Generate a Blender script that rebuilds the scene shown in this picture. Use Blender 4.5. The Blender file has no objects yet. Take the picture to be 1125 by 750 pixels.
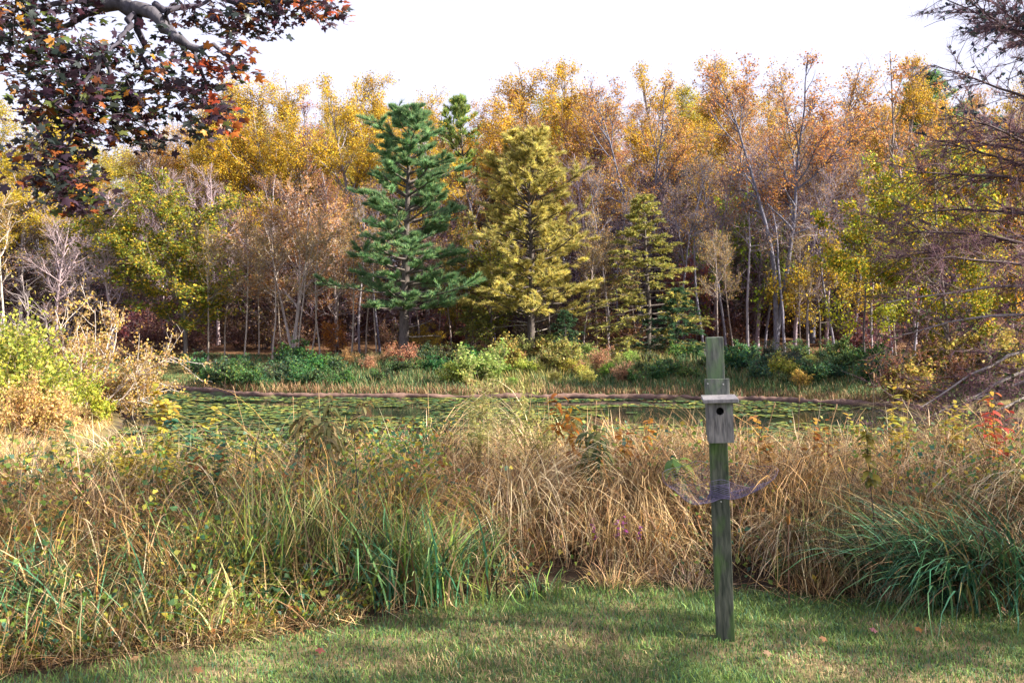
import bpy, math
import numpy as np
from mathutils import Vector

# ------------------------------------------------------------------ camera, sky, sun, exposure
SC = bpy.context.scene
COL = SC.collection
FPX, CX, HY, EYE = 1094.0, 562.5, 345.0, 1.6          # focal length in photo pixels, centre column, horizon row, eye height
cd = bpy.data.cameras.new('camera')
cam = bpy.data.objects.new('camera', cd); COL.objects.link(cam)
cam.location = (0, 0, EYE); cam.rotation_euler = (math.radians(90), 0, 0)
cd.sensor_width = 36; cd.lens = FPX / 1125 * 36
cd.shift_y = (HY - 375) / 1125
cd.clip_start = 0.05; cd.clip_end = 3000
SC.camera = cam

SUN_EL, SUN_BEHIND = 34.0, 11.0                        # elevation; degrees the sun stands behind the camera's right hand
_e, _b = math.radians(SUN_EL), math.radians(SUN_BEHIND)
S_DIR = Vector((math.cos(_e) * math.cos(_b), -math.cos(_e) * math.sin(_b), math.sin(_e)))
wd = bpy.data.worlds.new('World'); SC.world = wd; wd.use_nodes = True
nt = wd.node_tree; bg = nt.nodes['Background']
sky = nt.nodes.new('ShaderNodeTexSky'); sky.sky_type = 'NISHITA'; sky.sun_disc = False
sky.sun_elevation = _e; sky.sun_rotation = math.atan2(S_DIR.x, S_DIR.y)
sky.air_density = 1.0; sky.dust_density = 4.0; sky.ozone_density = 1.0
veil = nt.nodes.new('ShaderNodeMix'); veil.data_type = 'RGBA'; veil.inputs[0].default_value = .72   # thin high cloud
veil.inputs[7].default_value = (5.4, 5.3, 6.6, 1)
nt.links.new(sky.outputs[0], veil.inputs[6]); nt.links.new(veil.outputs[2], bg.inputs[0]); bg.inputs[1].default_value = 0.066
sl = bpy.data.lights.new('sun', 'SUN'); sl.energy = 5.0; sl.angle = math.radians(0.5); sl.color = (1.0, 0.90, 0.74)
sun = bpy.data.objects.new('sun', sl); COL.objects.link(sun)
sun.location = (30, -10, 40); sun.rotation_euler = S_DIR.to_track_quat('Z', 'Y').to_euler()
vs = SC.view_settings
vs.view_transform = 'Standard'; vs.look = 'None'; vs.gamma = 1; vs.use_curve_mapping = False
vs.exposure = 1.82
SC.render.engine = 'CYCLES'
cy = SC.cycles
cy.max_bounces = 7; cy.diffuse_bounces = 3; cy.glossy_bounces = 2; cy.transmission_bounces = 4; cy.transparent_max_bounces = 4
cy.caustics_reflective = False; cy.caustics_refractive = False

# ------------------------------------------------------------------ numeric helpers
def RNG(s): return np.random.default_rng(s)
def A(*x): return np.array(x, float)
def nrm(v): return v / np.maximum(np.linalg.norm(v, axis=-1, keepdims=True), 1e-9)
def sst(x, a, b):
    t = np.clip((x - a) / (b - a), 0, 1); return t * t * (3 - 2 * t)
def _h(ix, iy, s):
    v = np.sin(ix * 127.1 + iy * 311.7 + s * 74.7) * 43758.5453
    return v - np.floor(v)
def vn(x, y, sc, s=0):                                 # smooth value noise, 0..1
    x = np.asarray(x, float) / sc; y = np.asarray(y, float) / sc
    ix, iy = np.floor(x), np.floor(y); fx, fy = x - ix, y - iy
    fx = fx * fx * (3 - 2 * fx); fy = fy * fy * (3 - 2 * fy)
    return ((_h(ix, iy, s) * (1 - fx) + _h(ix + 1, iy, s) * fx) * (1 - fy)
            + (_h(ix, iy + 1, s) * (1 - fx) + _h(ix + 1, iy + 1, s) * fx) * fy)
def fbm(x, y, sc, s=0):
    return (vn(x, y, sc, s) + .5 * vn(x, y, sc / 2.1, s + 1) + .25 * vn(x, y, sc / 4.3, s + 2)) / 1.75
def wx(px, Y): return (px - CX) / FPX * Y
def wz(py, Y): return EYE + (HY - py) / FPX * Y

class Geo:
    """collects vertices, faces and a colour per vertex; build() links them as ONE mesh object"""
    def __init__(s): s.v, s.f, s.c, s.n = [], [], [], 0
    def add(s, v, f, c=(1, 1, 1)):
        v = np.asarray(v, float).reshape(-1, 3); c = np.asarray(c, float)
        if c.ndim == 1: c = np.broadcast_to(c, (len(v), 3))
        s.v.append(v); s.c.append(c); s.f.append(np.asarray(f, np.int64) + s.n); s.n += len(v)
        return s
    def mesh(s, name, mat, smooth=True):
        me = bpy.data.meshes.new(name)
        v = np.concatenate(s.v); c = np.concatenate(s.c)
        lt = np.concatenate([np.full(len(f), f.shape[1], np.int32) for f in s.f])
        li = np.concatenate([f.reshape(-1) for f in s.f]).astype(np.int32)
        me.vertices.add(len(v)); me.vertices.foreach_set('co', v.reshape(-1).astype(np.float32))
        me.loops.add(len(li)); me.loops.foreach_set('vertex_index', li)
        me.polygons.add(len(lt))
        ls = np.zeros(len(lt), np.int32); ls[1:] = np.cumsum(lt)[:-1]
        me.polygons.foreach_set('loop_start', ls); me.polygons.foreach_set('loop_total', lt)
        me.polygons.foreach_set('use_smooth', np.full(len(lt), smooth))
        me.update(calc_edges=True)
        at = me.attributes.new('col', 'FLOAT_COLOR', 'POINT')
        at.data.foreach_set('color', np.concatenate([c, np.ones((len(c), 1))], 1).reshape(-1).astype(np.float32))
        for m in (mat if isinstance(mat, list) else [mat]): me.materials.append(m)
        return me
    def build(s, name, mat, parent=None, smooth=True): return link(name, s.mesh(name, mat, smooth), parent)

def link(name, data, parent=None):
    o = bpy.data.objects.new(name, data); COL.objects.link(o)
    if parent is not None: o.parent = parent
    return o
def tag(o, label=None, cat=None, group=None, kind=None):
    if label: o['label'] = label
    if cat: o['category'] = cat
    if group: o['group'] = group
    if kind: o['kind'] = kind
    return o
def thing(name, label, cat, loc=(0, 0, 0), rz=0, group=None):
    o = link(name, None); o.location = loc; o.rotation_euler = (0, 0, rz); o.empty_display_size = .2
    return tag(o, label, cat, group)

# ------------------------------------------------------------------ materials
def base_mat(name):
    m = bpy.data.materials.new(name); m.use_nodes = True
    n = m.node_tree; b = n.nodes['Principled BSDF']
    return m, n, b
def mulcol(n, a, b_):
    x = n.nodes.new('ShaderNodeMix'); x.data_type = 'RGBA'; x.blend_type = 'MULTIPLY'; x.inputs[0].default_value = 1
    n.links.new(a, x.inputs[6]); n.links.new(b_, x.inputs[7]); return x.outputs[2]
def noise_val(n, scale, lo, hi, detail=3, stretch=None, seed=0):
    tc = n.nodes.new('ShaderNodeTexCoord'); src = tc.outputs['Object']
    if stretch:
        mp = n.nodes.new('ShaderNodeMapping'); mp.inputs['Scale'].default_value = stretch
        mp.inputs['Location'].default_value = (seed, seed * .7, seed * 1.3)
        n.links.new(src, mp.inputs[0]); src = mp.outputs[0]
    t = n.nodes.new('ShaderNodeTexNoise'); t.inputs['Scale'].default_value = scale; t.inputs['Detail'].default_value = detail
    n.links.new(src, t.inputs['Vector'])
    r = n.nodes.new('ShaderNodeMapRange'); r.inputs[1].default_value = .3; r.inputs[2].default_value = .7
    r.inputs[3].default_value = lo; r.inputs[4].default_value = hi
    n.links.new(t.outputs[0], r.inputs[0]); return r.outputs[0], t.outputs[0]
def leaf_material(name, trans=.35, rough=.55, spec=.3, scale=3.0, lo=.8, hi=1.2):
    m, n, b = base_mat(name)
    at = n.nodes.new('ShaderNodeAttribute'); at.attribute_name = 'col'
    oi = n.nodes.new('ShaderNodeObjectInfo')
    c = mulcol(n, at.outputs['Color'], oi.outputs['Color'])
    v, _ = noise_val(n, scale, lo, hi); c = mulcol(n, c, v)
    n.links.new(c, b.inputs['Base Color']); b.inputs['Roughness'].default_value = rough
    b.inputs['Specular IOR Level'].default_value = spec
    if trans:
        t = n.nodes.new('ShaderNodeBsdfTranslucent'); n.links.new(c, t.inputs[0])
        mx = n.nodes.new('ShaderNodeMixShader'); mx.inputs[0].default_value = trans
        n.links.new(b.outputs[0], mx.inputs[1]); n.links.new(t.outputs[0], mx.inputs[2])
        n.links.new(mx.outputs[0], n.nodes['Material Output'].inputs[0])
    return m
def bark_material(name, scale=6, stretch=(3, 3, .6), lo=.55, hi=1.35, bump=.4):
    m, n, b = base_mat(name)
    at = n.nodes.new('ShaderNodeAttribute'); at.attribute_name = 'col'
    oi = n.nodes.new('ShaderNodeObjectInfo')
    c = mulcol(n, at.outputs['Color'], oi.outputs['Color'])
    v, t = noise_val(n, scale, lo, hi, 5, stretch); c = mulcol(n, c, v)
    n.links.new(c, b.inputs['Base Color']); b.inputs['Roughness'].default_value = .85
    b.inputs['Specular IOR Level'].default_value = .2
    bp = n.nodes.new('ShaderNodeBump'); bp.inputs['Strength'].default_value = bump; bp.inputs['Distance'].default_value = .03
    n.links.new(t, bp.inputs['Height']); n.links.new(bp.outputs[0], b.inputs['Normal'])
    return m
LEAF = leaf_material('leaf', .45)
NEEDLE = leaf_material('needle', .32, .6, .25, 1.2, .7, 1.3)
GRASS = leaf_material('grass_blade', .16, .6, .25, 2.0, .75, 1.25)
BARK = bark_material('bark')
EARTH = bark_material('earth', 2.5, (1, 1, 1), .55, 1.4, .5)
MUD = bark_material('mud', 3, (1, 1, 1), .6, 1.35, .8)

# ------------------------------------------------------------------ geometry generators (all vectorised)
def ribbons(g, P, W, C, side=None):
    """flat tapering strips: P (N,S,3), W (N,S), C (N,3) or (N,S,3)"""
    N, S = P.shape[:2]
    if N == 0: return
    if side is None:
        T = nrm(P[:, -1] - P[:, 0] + 1e-6); r = nrm(RNG(N).normal(size=(N, 3))); side = nrm(np.cross(T, r))
    o = side[:, None, :] * W[..., None] * .5
    V = np.stack([P - o, P + o], 2).reshape(N * S * 2, 3)
    b = (np.arange(N) * S * 2)[:, None] + (np.arange(S - 1) * 2)[None]; b = b.reshape(-1)
    F = np.stack([b, b + 1, b + 3, b + 2], 1)
    if C.ndim == 2: C = np.repeat(C[:, None], S, 1)
    g.add(V, F, np.repeat(C.reshape(N * S, 3), 2, 0))
def tubes(g, P, R, C, k=5):
    """round tapering limbs: P (N,S,3), R (N,S), C (3,) or (N,3)"""
    N, S = P.shape[:2]
    T = np.empty_like(P); T[:, 1:-1] = P[:, 2:] - P[:, :-2]; T[:, 0] = P[:, 1] - P[:, 0]; T[:, -1] = P[:, -1] - P[:, -2]; T = nrm(T)
    D = nrm(P[:, -1] - P[:, 0] + 1e-6)
    ref = np.where(np.abs(D[:, 2:3]) > .8, A(1, 0, 0), A(0, 0, 1))[:, None, :]
    U = nrm(np.cross(T, np.broadcast_to(ref, T.shape))); Wv = np.cross(T, U)
    a = np.arange(k) * 2 * math.pi / k
    V = P[:, :, None] + (U[:, :, None] * np.cos(a)[:, None] + Wv[:, :, None] * np.sin(a)[:, None]) * R[..., None, None]
    i = (np.arange(N) * S * k)[:, None, None] + (np.arange(S - 1) * k)[None, :, None]
    j = np.arange(k); j2 = (j + 1) % k
    F = np.stack([i + j, i + j2, i + k + j2, i + k + j], -1).reshape(-1, 4)
    C = np.asarray(C, float)
    if C.ndim == 2: C = np.repeat(C, S * k, 0)
    g.add(V.reshape(-1, 3), F, C)
def path(pos, d, L, S, up=0., wig=.1, rng=None, flat=1.):
    """polylines from pos along d, length L (N,)"""
    st = (L / (S - 1))[:, None]; pts = [pos]; d = nrm(d)
    for _ in range(S - 1):
        n = rng.normal(size=d.shape) * wig; n[:, 2] *= flat
        d = nrm(d + A(0, 0, up) / (S - 1) + n); pos = pos + d * st; pts.append(pos)
    return np.stack(pts, 1)
def at_(P, i, t):
    S = P.shape[1]; x = t * (S - 1); k = np.minimum(x.astype(int), S - 2); f = (x - k)[:, None]
    a, b = P[i, k], P[i, k + 1]
    return a * (1 - f) + b * f, nrm(b - a), k, f[:, 0]
def grow(P, R, pi, t, L, ang, up, wig, S, rmax, taper, rng, az=None, flat=1.):
    pos, T, k, f = at_(P, pi, t)
    pr = R[pi, k] * (1 - f) + R[pi, k + 1] * f
    ref = np.where(np.abs(T[:, 2:3]) > .9, A(1, 0, 0), A(0, 0, 1))
    U = nrm(np.cross(T, ref)); W = np.cross(T, U)
    az = rng.uniform(0, 2 * math.pi, len(t)) if az is None else az
    d = T * np.cos(ang)[:, None] + (U * np.cos(az)[:, None] + W * np.sin(az)[:, None]) * np.sin(ang)[:, None]
    d[:, 2] *= flat
    Q = path(pos, d, L, S, up, wig, rng, flat)
    r = np.minimum(rmax, pr * .75)[:, None] * np.linspace(1, taper, S)[None]
    return Q, r
def leaves(g, pos, size, C, rng, up=.5, d=None, wr=.75, fold=.22):
    """four-cornered leaves folded along the midrib"""
    N = len(pos); nm = nrm(rng.normal(size=(N, 3)) + A(0, 0, up))
    t = rng.normal(size=(N, 3)) if d is None else d + rng.normal(size=(N, 3)) * .5
    t = nrm(t - nm * np.sum(t * nm, 1, keepdims=True)); s = np.cross(nm, t)
    size = np.broadcast_to(np.asarray(size, float), (N,))[:, None]
    b = pos; tip = pos + t * size; mid = pos + t * size * .45 + nm * size * fold
    V = np.stack([b, mid + s * size * wr * .5, tip, mid - s * size * wr * .5], 1).reshape(-1, 3)
    i = np.arange(N)[:, None] * 4
    g.add(V, i + np.array([[0, 1, 2, 3]]), np.repeat(C, 4, 0))
def slivers(g, pos, d, L, w, C, rng):
    """thin triangles: needles, fine twigs"""
    N = len(pos); d = nrm(d); s = nrm(np.cross(d, rng.normal(size=(N, 3)))) * np.broadcast_to(w, (N,))[:, None] * .5
    V = np.stack([pos - s, pos + s, pos + d * np.broadcast_to(L, (N,))[:, None]], 1).reshape(-1, 3)
    g.add(V, np.arange(N)[:, None] * 3 + np.array([[0, 1, 2]]), np.repeat(C, 3, 0))
def pal(cols, w, N, rng, var=.18):
    """N colours picked from a palette with some brightness scatter"""
    c = np.array(cols, float)[rng.choice(len(cols), N, p=np.array(w) / np.sum(w))]
    return c * np.exp(rng.normal(0, var, (N, 1))) * (1 + rng.normal(0, .06, (N, 3)))

# ------------------------------------------------------------------ the ground: lawn, grassy bank, pond bed, far bank, wooded hill
WATER = -2.3
PC = A([-19, 51.5], [-12, 47.4], [-6, 46.4], [3, 46], [10, 44.8], [15, 42.3], [17.5, 38], [18, 32], [14, 25], [6, 20.5], [-2, 19.5], [-9, 21.5], [-12.8, 27], [-13.2, 33], [-17.2, 43.5])
def catmull(P, m=7):
    n = len(P); out = []
    for i in range(n):
        a, b, c, d = P[i - 1], P[i], P[(i + 1) % n], P[(i + 2) % n]
        for k in range(m):
            t = k / m
            out.append(.5 * (2 * b + (c - a) * t + (2 * a - 5 * b + 4 * c - d) * t * t + (3 * b - a - 3 * c + d) * t ** 3))
    return np.array(out)
POND = catmull(PC)
def pond_sd(x, y):                                     # signed distance to the shore, negative over water
    x = np.asarray(x, float).ravel(); y = np.asarray(y, float).ravel()
    d = np.full(len(x), 1e9); ins = np.zeros(len(x), bool); n = len(POND)
    for i in range(n):
        ax, ay = POND[i]; bx, by = POND[(i + 1) % n]
        ex, ey = bx - ax, by - ay; t = np.clip(((x - ax) * ex + (y - ay) * ey) / (ex * ex + ey * ey), 0, 1)
        d = np.minimum(d, (x - ax - ex * t) ** 2 + (y - ay - ey * t) ** 2)
        c = ((ay > y) != (by > y)) & (x < (bx - ax) * (y - ay) / (by - ay + 1e-12) + ax); ins ^= c
    d = np.sqrt(d); return np.where(ins, -d, d)
BX = A(-9, -2.3, -1.82, -1.4, -.95, -.62, -.3, .1, .73, 1.5, 2.2, 2.8, 9)
BY = A(4.2, 4.3, 4.5, 4.85, 5.0, 5.25, 5.68, 5.78, 5.8, 5.72, 5.55, 5.4, 4.9)
def mound_d(x, y):                                     # metres behind the front edge of the tall grass
    return y - np.interp(x, BX, BY) + .18 * (vn(x, y, .5, 5) - .5)
def gz(x, y):
    shp = np.shape(x); x = np.asarray(x, float).ravel(); y = np.asarray(y, float).ravel()
    sd = pond_sd(x, y)
    near = .09 * sst(mound_d(x, y), .0, 1.5) * (1 - sst(y, 7.5, 12)) - 1.75 * sst(y, 7.6, 14)
    hill = -1.05 + 13. * (1 - np.exp(-np.maximum(y - 63, 0) ** 1.3 / 330)) + .9 * (vn(x, y, 14, 3) - .5) * sst(y, 62, 80)
    far = sst(y, 22, 44)
    H = near * (1 - far) + hill * far
    side = sst(np.abs(x), 14, 40) * (1 - sst(y, 40, 60)); H = H + side * 1.0 * far
    shore = WATER + .12 + np.maximum(sd, 0) * (.26 * (1 - far) + .125 * far)
    z = np.minimum(H, shore); k = .25                  # soft minimum
    hh = np.clip(.5 + .5 * (H - shore) / k, 0, 1); z = H * (1 - hh) + shore * hh - k * hh * (1 - hh) * .5
    z = np.where(sd < 0, WATER + .12 - np.minimum(1.2, -sd * .6), z)
    z = z + (.05 * (fbm(x, y, .8, 9) - .5) + .3 * (fbm(x, y, 5, 11) - .5) * far) * (sd > 0)
    return z.reshape(shp)
def gz1(x, y): return float(gz(np.array([x]), np.array([y]))[0])

def axis(lo, hi, fine_lo, fine_hi, d0, growth):
    a = list(np.arange(fine_lo, fine_hi, d0)); s = d0; p = a[-1]
    while p < hi: s *= growth; p += s; a.append(p)
    s = d0; p = fine_lo; b = []
    while p > lo: s *= growth; p -= s; b.append(p)
    return np.array(b[::-1] + a)
gxs = axis(-420, 420, -6, 6, .14, 1.035); gys = axis(-60, 700, 2.5, 9, .12, 1.02)
GX, GY = np.meshgrid(gxs, gys); GZ = gz(GX, GY)
g = Geo(); ny, nx = GX.shape
idx = np.arange(ny * nx).reshape(ny, nx)
F = np.stack([idx[:-1, :-1], idx[:-1, 1:], idx[1:, 1:], idx[1:, :-1]], -1).reshape(-1, 4)
x, y = GX.ravel(), GY.ravel(); sd = pond_sd(x, y); md = mound_d(x, y)
def mixc(a, b, t): return a * (1 - t[:, None]) + np.asarray(b) * t[:, None]
c = np.broadcast_to(A(.075, .10, .03), (len(x), 3))
c = mixc(c, A(.20, .15, .08), sst(fbm(x, y, .7, 21), .5, .72))
c = mixc(c, A(.04, .027, .018), sst(md, -.12, .12))  # soil under the tall grass darkened to paint shade in the hollows
c = mixc(c, A(.16, .13, .05), sst(y, 22, 30) * (sd > 0))
c = mixc(c, A(.07, .11, .035), sst(y, 44, 47) * (sd > 0) * sst(fbm(x, y, 6, 4), .3, .6))
c = mixc(c, A(.14, .075, .04), sst(y, 58, 62))
c = mixc(c, A(.06, .05, .04), sst(-sd, -.15, .2))
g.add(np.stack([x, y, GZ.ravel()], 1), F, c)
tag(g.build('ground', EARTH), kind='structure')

# water sheet with a slightly rippled, dark surface
m, n, b = base_mat('pond_water')
b.inputs['Base Color'].default_value = (.012, .018, .014, 1); b.inputs['Roughness'].default_value = .06; b.inputs['IOR'].default_value = 1.33
v, t = noise_val(n, 1.3, 0, 1, 3, (1, 1, 1))
bp = n.nodes.new('ShaderNodeBump'); bp.inputs['Strength'].default_value = .10; bp.inputs['Distance'].default_value = .02
n.links.new(t, bp.inputs['Height']); n.links.new(bp.outputs[0], b.inputs['Normal'])
g = Geo(); cpt = POND.mean(0); ring = cpt + (POND - cpt) * 1.03
V = np.concatenate([[[cpt[0], cpt[1], WATER]], np.column_stack([ring, np.full(len(ring), WATER)])])
i = np.arange(len(ring)); g.add(V, np.stack([np.zeros_like(i), 1 + i, 1 + (i + 1) % len(ring)], 1))
tag(g.build('pond_water', m), kind='structure')

# bare muddy lip along the far shore
r = RNG(3); k0 = np.r_[np.arange(len(POND) - 3, len(POND)), np.arange(0, 52)]
pts = POND[k0]; pts = np.stack([np.interp(np.linspace(0, len(pts) - 1, 400), np.arange(len(pts)), pts[:, j]) for j in (0, 1)], 1)
wob = vn(pts[:, 0], pts[:, 1], .7, 14); pts = pts + np.column_stack([.25 * (vn(pts[:, 0], pts[:, 1], .9, 15) - .5), .45 * (wob - .5)])
P = np.column_stack([pts, WATER + .03 + .10 * vn(pts[:, 0], pts[:, 1], 1.3, 16)])[None]
g = Geo(); tubes(g, P, (.05 + .07 * r.random(400) + .09 * vn(pts[:, 0], pts[:, 1], 1.1, 4))[None], A(.15, .095, .08), 10)
tag(g.build('mud_bank', MUD), kind='structure')

# ------------------------------------------------------------------ tree prototypes (meshes only; placed further down)
def deciduous(seed, h=20., cs=.4, nl=20, lmax=3.2, nsub=6, ntw=6, nleaf=9000, lsize=.2, cols=None, w=None, bark=(.13, .115, .11),
              lean=.02, r0=None, up=.55, twig=(.35, .9), leaders=1, ang=(25, 60), twig_r=.012, low=1.0, crown_up=.5, tw_col=None, jit=.10, even=.04, spl=.13):
    r = RNG(seed); g = Geo(); gc = Geo(); S = 14
    r0 = r0 or h * .0095
    P = path(np.zeros((leaders, 3)) + np.r_[[[0, 0, -.3]]], A(0, 0, 1) + r.normal(size=(leaders, 3)) * A(1, 1, 0) * (lean if leaders == 1 else spl), np.full(leaders, h * .97), S, .15, .045, r)
    R = r0 * (1 / math.sqrt(leaders)) * np.linspace(1, .12, S)[None] ** .9 * np.ones((leaders, 1)); R[:, 0] *= 1.35
    tubes(g, P, R, bark, 8)
    n = nl; t = np.sort(cs + (1 - cs) * r.random(n) ** 1.15 * .98); u = (t - cs) / (1 - cs)
    L = lmax * (np.sin(np.clip(u * .8 + .22, 0, 1) * math.pi) ** .8 + .10) * r.uniform(.45, 1.35, n) * np.where(u < .3, low, 1)
    an = np.radians(ang[1] + (ang[0] - ang[1]) * u) * r.uniform(.8, 1.2, n)
    P1, R1 = grow(P, R, r.integers(0, leaders, n), t, L, an, up, .11, 8, r0 * .38, .25, r)
    tubes(g, P1, R1, bark, 5)
    n2 = nl * nsub; pi = r.choice(nl, n2, p=L ** 1.3 / (L ** 1.3).sum()); t2 = r.uniform(.25, 1, n2)
    P2, R2 = grow(P1, R1, pi, t2, L[pi] * r.uniform(.25, .55, n2), np.radians(r.uniform(20, 60, n2)), up * .5, .14, 5, .035, .35, r)
    tubes(g if tw_col is None else gc, P2, np.maximum(R2, twig_r), bark if tw_col is None else tw_col, 4)
    n3 = n2 * ntw; L2 = np.linalg.norm(P2[:, -1] - P2[:, 0], axis=1); pi = r.choice(n2, n3, p=L2 / L2.sum())
    P3, R3 = grow(P2, R2, pi, r.uniform(.15, 1, n3), r.uniform(*twig, n3), np.radians(r.uniform(20, 65, n3)), .3, .18, 4, twig_r, .4, r)
    ribbons(gc, P3, np.linspace(1, .4, 4)[None] * np.full((n3, 1), twig_r * 1.7), np.broadcast_to(A(*(tw_col or bark)), (n3, 3)))
    if nleaf:
        cl = r.random(n3) ** 2 + even; cl = cl / cl.sum()                        # some twigs full, some empty
        pi = r.choice(n3, nleaf, p=cl); p, T, _, _ = at_(P3, pi, r.uniform(.1, 1, nleaf))
        tone = np.exp(r.normal(0, .16, n3))[pi][:, None]
        leaves(gc, p + r.normal(size=(nleaf, 3)) * jit, lsize * r.uniform(.5, 1.5, nleaf), pal(cols, w, nleaf, r) * tone, r, crown_up)
    return dict(trunk=g.mesh('trunk', BARK), crown=gc.mesh('crown', LEAF), h=h)

def pine(seed, h=14., base=.22, nw=17, lprof=None, cols=None, w=None, ntuft=36000, bark=(.10, .085, .08), r0=.2, needle=.30, droop=.0, per=5, bl=(.5, 1.1), nw_w=.035, flat=.35, dead=6, tuft_up=.45, clump=1.0):
    r = RNG(seed); g = Geo(); gc = Geo(); S = 16
    P = path(A([0, 0, -.3]), A([.01, .01, 1]), np.array([h * .985]), S, .1, .02, r); R = (r0 * np.linspace(1, .1, S) ** .9)[None]; R[:, 0] *= 1.3
    tubes(g, P, R, bark, 9)
    tw = base + (1 - base) * np.linspace(0, .985, nw); t = np.repeat(tw, per) + r.normal(0, .006, nw * per); t = np.clip(t, .02, .99)
    az = np.concatenate([r.uniform(0, 6.28) + np.arange(per) * 6.283 / per + r.normal(0, .3, per) for _ in range(nw)])
    u = (t - base) / (1 - base); L = lprof(np.clip(u, 0, 1)) * r.uniform(.62, 1.18, len(t))
    an = np.radians(88 - 38 * np.clip(u, 0, 1) ** 1.5 + droop * 25) * r.uniform(.9, 1.1, len(t))
    P1, R1 = grow(P, R, np.zeros(len(t), int), t, L, an, .35 - droop, .06, 8, r0 * .30, .25, r, az)
    tubes(g, P1, R1, bark, 5)
    if dead:                                            # bare snags below the green crown
        td = r.uniform(.12, base + .12, dead)
        Pd, Rd = grow(P, R, np.zeros(dead, int), td, r.uniform(.8, 2.2, dead), np.radians(r.uniform(75, 105, dead)), .1, .12, 6, .035, .3, r)
        tubes(g, Pd, Rd, A(.3, .27, .25), 4)
    n2 = len(t) * 11; pi = r.integers(0, len(t), n2); t2 = r.uniform(.28, 1, n2)
    P2, R2 = grow(P1, R1, pi, t2, r.uniform(*bl, n2) * np.clip(L[pi] / L.max(), .35, 1), np.radians(r.uniform(25, 65, n2)), .25 - droop * 1.2, .08, 4, .018, .4, r, None, flat)
    tubes(gc, P2, np.maximum(R2, .008), bark, 3)
    wt = (r.random(n2) ** clump + .05); wt /= wt.sum()
    pi = r.choice(n2, ntuft, p=wt); p, T, _, _ = at_(P2, pi, r.uniform(.05, 1, ntuft) ** .7)
    d = T * .8 + r.normal(size=(ntuft, 3)) * .45 + A(0, 0, tuft_up)
    tone = np.exp(r.normal(0, .22, n2))[pi][:, None]
    slivers(gc, p, d, needle * r.uniform(.6, 1.2, ntuft), nw_w, pal(cols, w, ntuft, r) * tone, r)
    return dict(trunk=g.mesh('trunk', BARK), crown=gc.mesh('crown', NEEDLE), h=h)

def shrub(seed, h=1.4, wd=1.6, stems=14, nleaf=2600, lsize=.12, cols=None, w=None, bark=(.16, .13, .11), nsub=5, ntw=5, spread=60, up=.6, twig_r=.006, twig=(.15, .35)):
    r = RNG(seed); g = Geo(); gc = Geo()
    a = r.uniform(0, 6.283, stems); el = np.radians(r.uniform(8, spread, stems))
    d = np.stack([np.cos(a) * np.sin(el), np.sin(a) * np.sin(el), np.cos(el)], 1)
    L = h * r.uniform(.6, 1.1, stems) * (1 + (wd / 2 / h - 1) * np.sin(el)).clip(.6, 2)
    P = path(np.stack([np.cos(a), np.sin(a), 0 * a - .05 / h], 1) * .06 * h, d, L, 8, up, .12, r)
    R = (h * .012 * np.linspace(1, .3, 8))[None] * np.ones((stems, 1)); tubes(g, P, R, bark, 5)
    n1 = stems * nsub; pi = r.integers(0, stems, n1)
    P1, R1 = grow(P, R, pi, r.uniform(.15, 1, n1), L[pi] * r.uniform(.2, .45, n1), np.radians(r.uniform(25, 65, n1)), .3, .14, 5, h * .006, .4, r)
    tubes(g, P1, np.maximum(R1, twig_r), bark, 4)
    n2 = n1 * ntw; pi = r.integers(0, n1, n2)
    P2, R2 = grow(P1, R1, pi, r.uniform(.1, 1, n2), r.uniform(*twig, n2) * h, np.radians(r.uniform(25, 70, n2)), .15, .16, 4, twig_r, .4, r)
    ribbons(gc, P2, np.linspace(1, .4, 4)[None] * np.full((n2, 1), twig_r * 1.7), np.broadcast_to(A(*bark), (n2, 3)))
    if nleaf:
        pi = r.choice(n2, nleaf); p, _, _, _ = at_(P2, pi, r.uniform(0, 1, nleaf))
        tone = np.exp(r.normal(0, .2, n2))[pi][:, None]
        leaves(gc, p + r.normal(size=(nleaf, 3)) * .02 * h, lsize * r.uniform(.6, 1.3, nleaf), pal(cols, w, nleaf, r) * tone, r, .6)
    return dict(trunk=g.mesh('stems', BARK), crown=gc.mesh('foliage', LEAF), h=h)

# leaf palettes (linear base colours)
YEL = ([(.60, .43, .04), (.56, .36, .03), (.48, .39, .05), (.32, .27, .05)], [4, 3, 2, 1.4])
RUS = ([(.42, .24, .065), (.38, .18, .07), (.31, .19, .12), (.50, .33, .055)], [3, 2, 2, 1.8])
TAN = ([(.40, .26, .12), (.42, .24, .09), (.34, .21, .12), (.38, .27, .07)], [3, 2, 2, 1.5])
GRN = ([(.10, .14, .025), (.07, .12, .03), (.20, .19, .03), (.30, .25, .035)], [3, 3, 2, 1.4])
THK = ([(.11, .065, .06), (.15, .085, .05), (.10, .095, .05), (.26, .18, .06)], [3, 2, 2, .8])  # thicket leaves darkened and purpled to paint the wood's inner shade
BRN = ([(.22, .12, .06), (.26, .13, .07), (.18, .11, .08)], [1, 1, 1])
PR = {}
PR['yellow'] = [deciduous(10 + k, 21, .22, 38, 3.5, 7, 6, 30000, .110, *YEL, bark=(.23, .20, .21), up=.5, ang=(22, 62), jit=.16, even=.12) for k in range(3)]
PR['russet'] = [deciduous(20 + k, 21, .20, 38, 3.3, 7, 7, 15500, .105, *RUS, bark=(.25, .215, .23), up=.5, ang=(20, 58), jit=.14, even=.12) for k in range(3)]
PR['bare'] = [deciduous(30 + k, 18, .2, 34, 3.2, 7, 8, 1300, .12, *BRN, bark=(.34, .29, .32), twig_r=.013, up=.4) for k in range(3)]
PR['slender'] = [deciduous(40 + k, 13, .42, 18, 1.9, 5, 5, 1500, .11, *TAN, bark=(.30, .26, .235), r0=.085, lean=.06) for k in range(3)]
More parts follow.
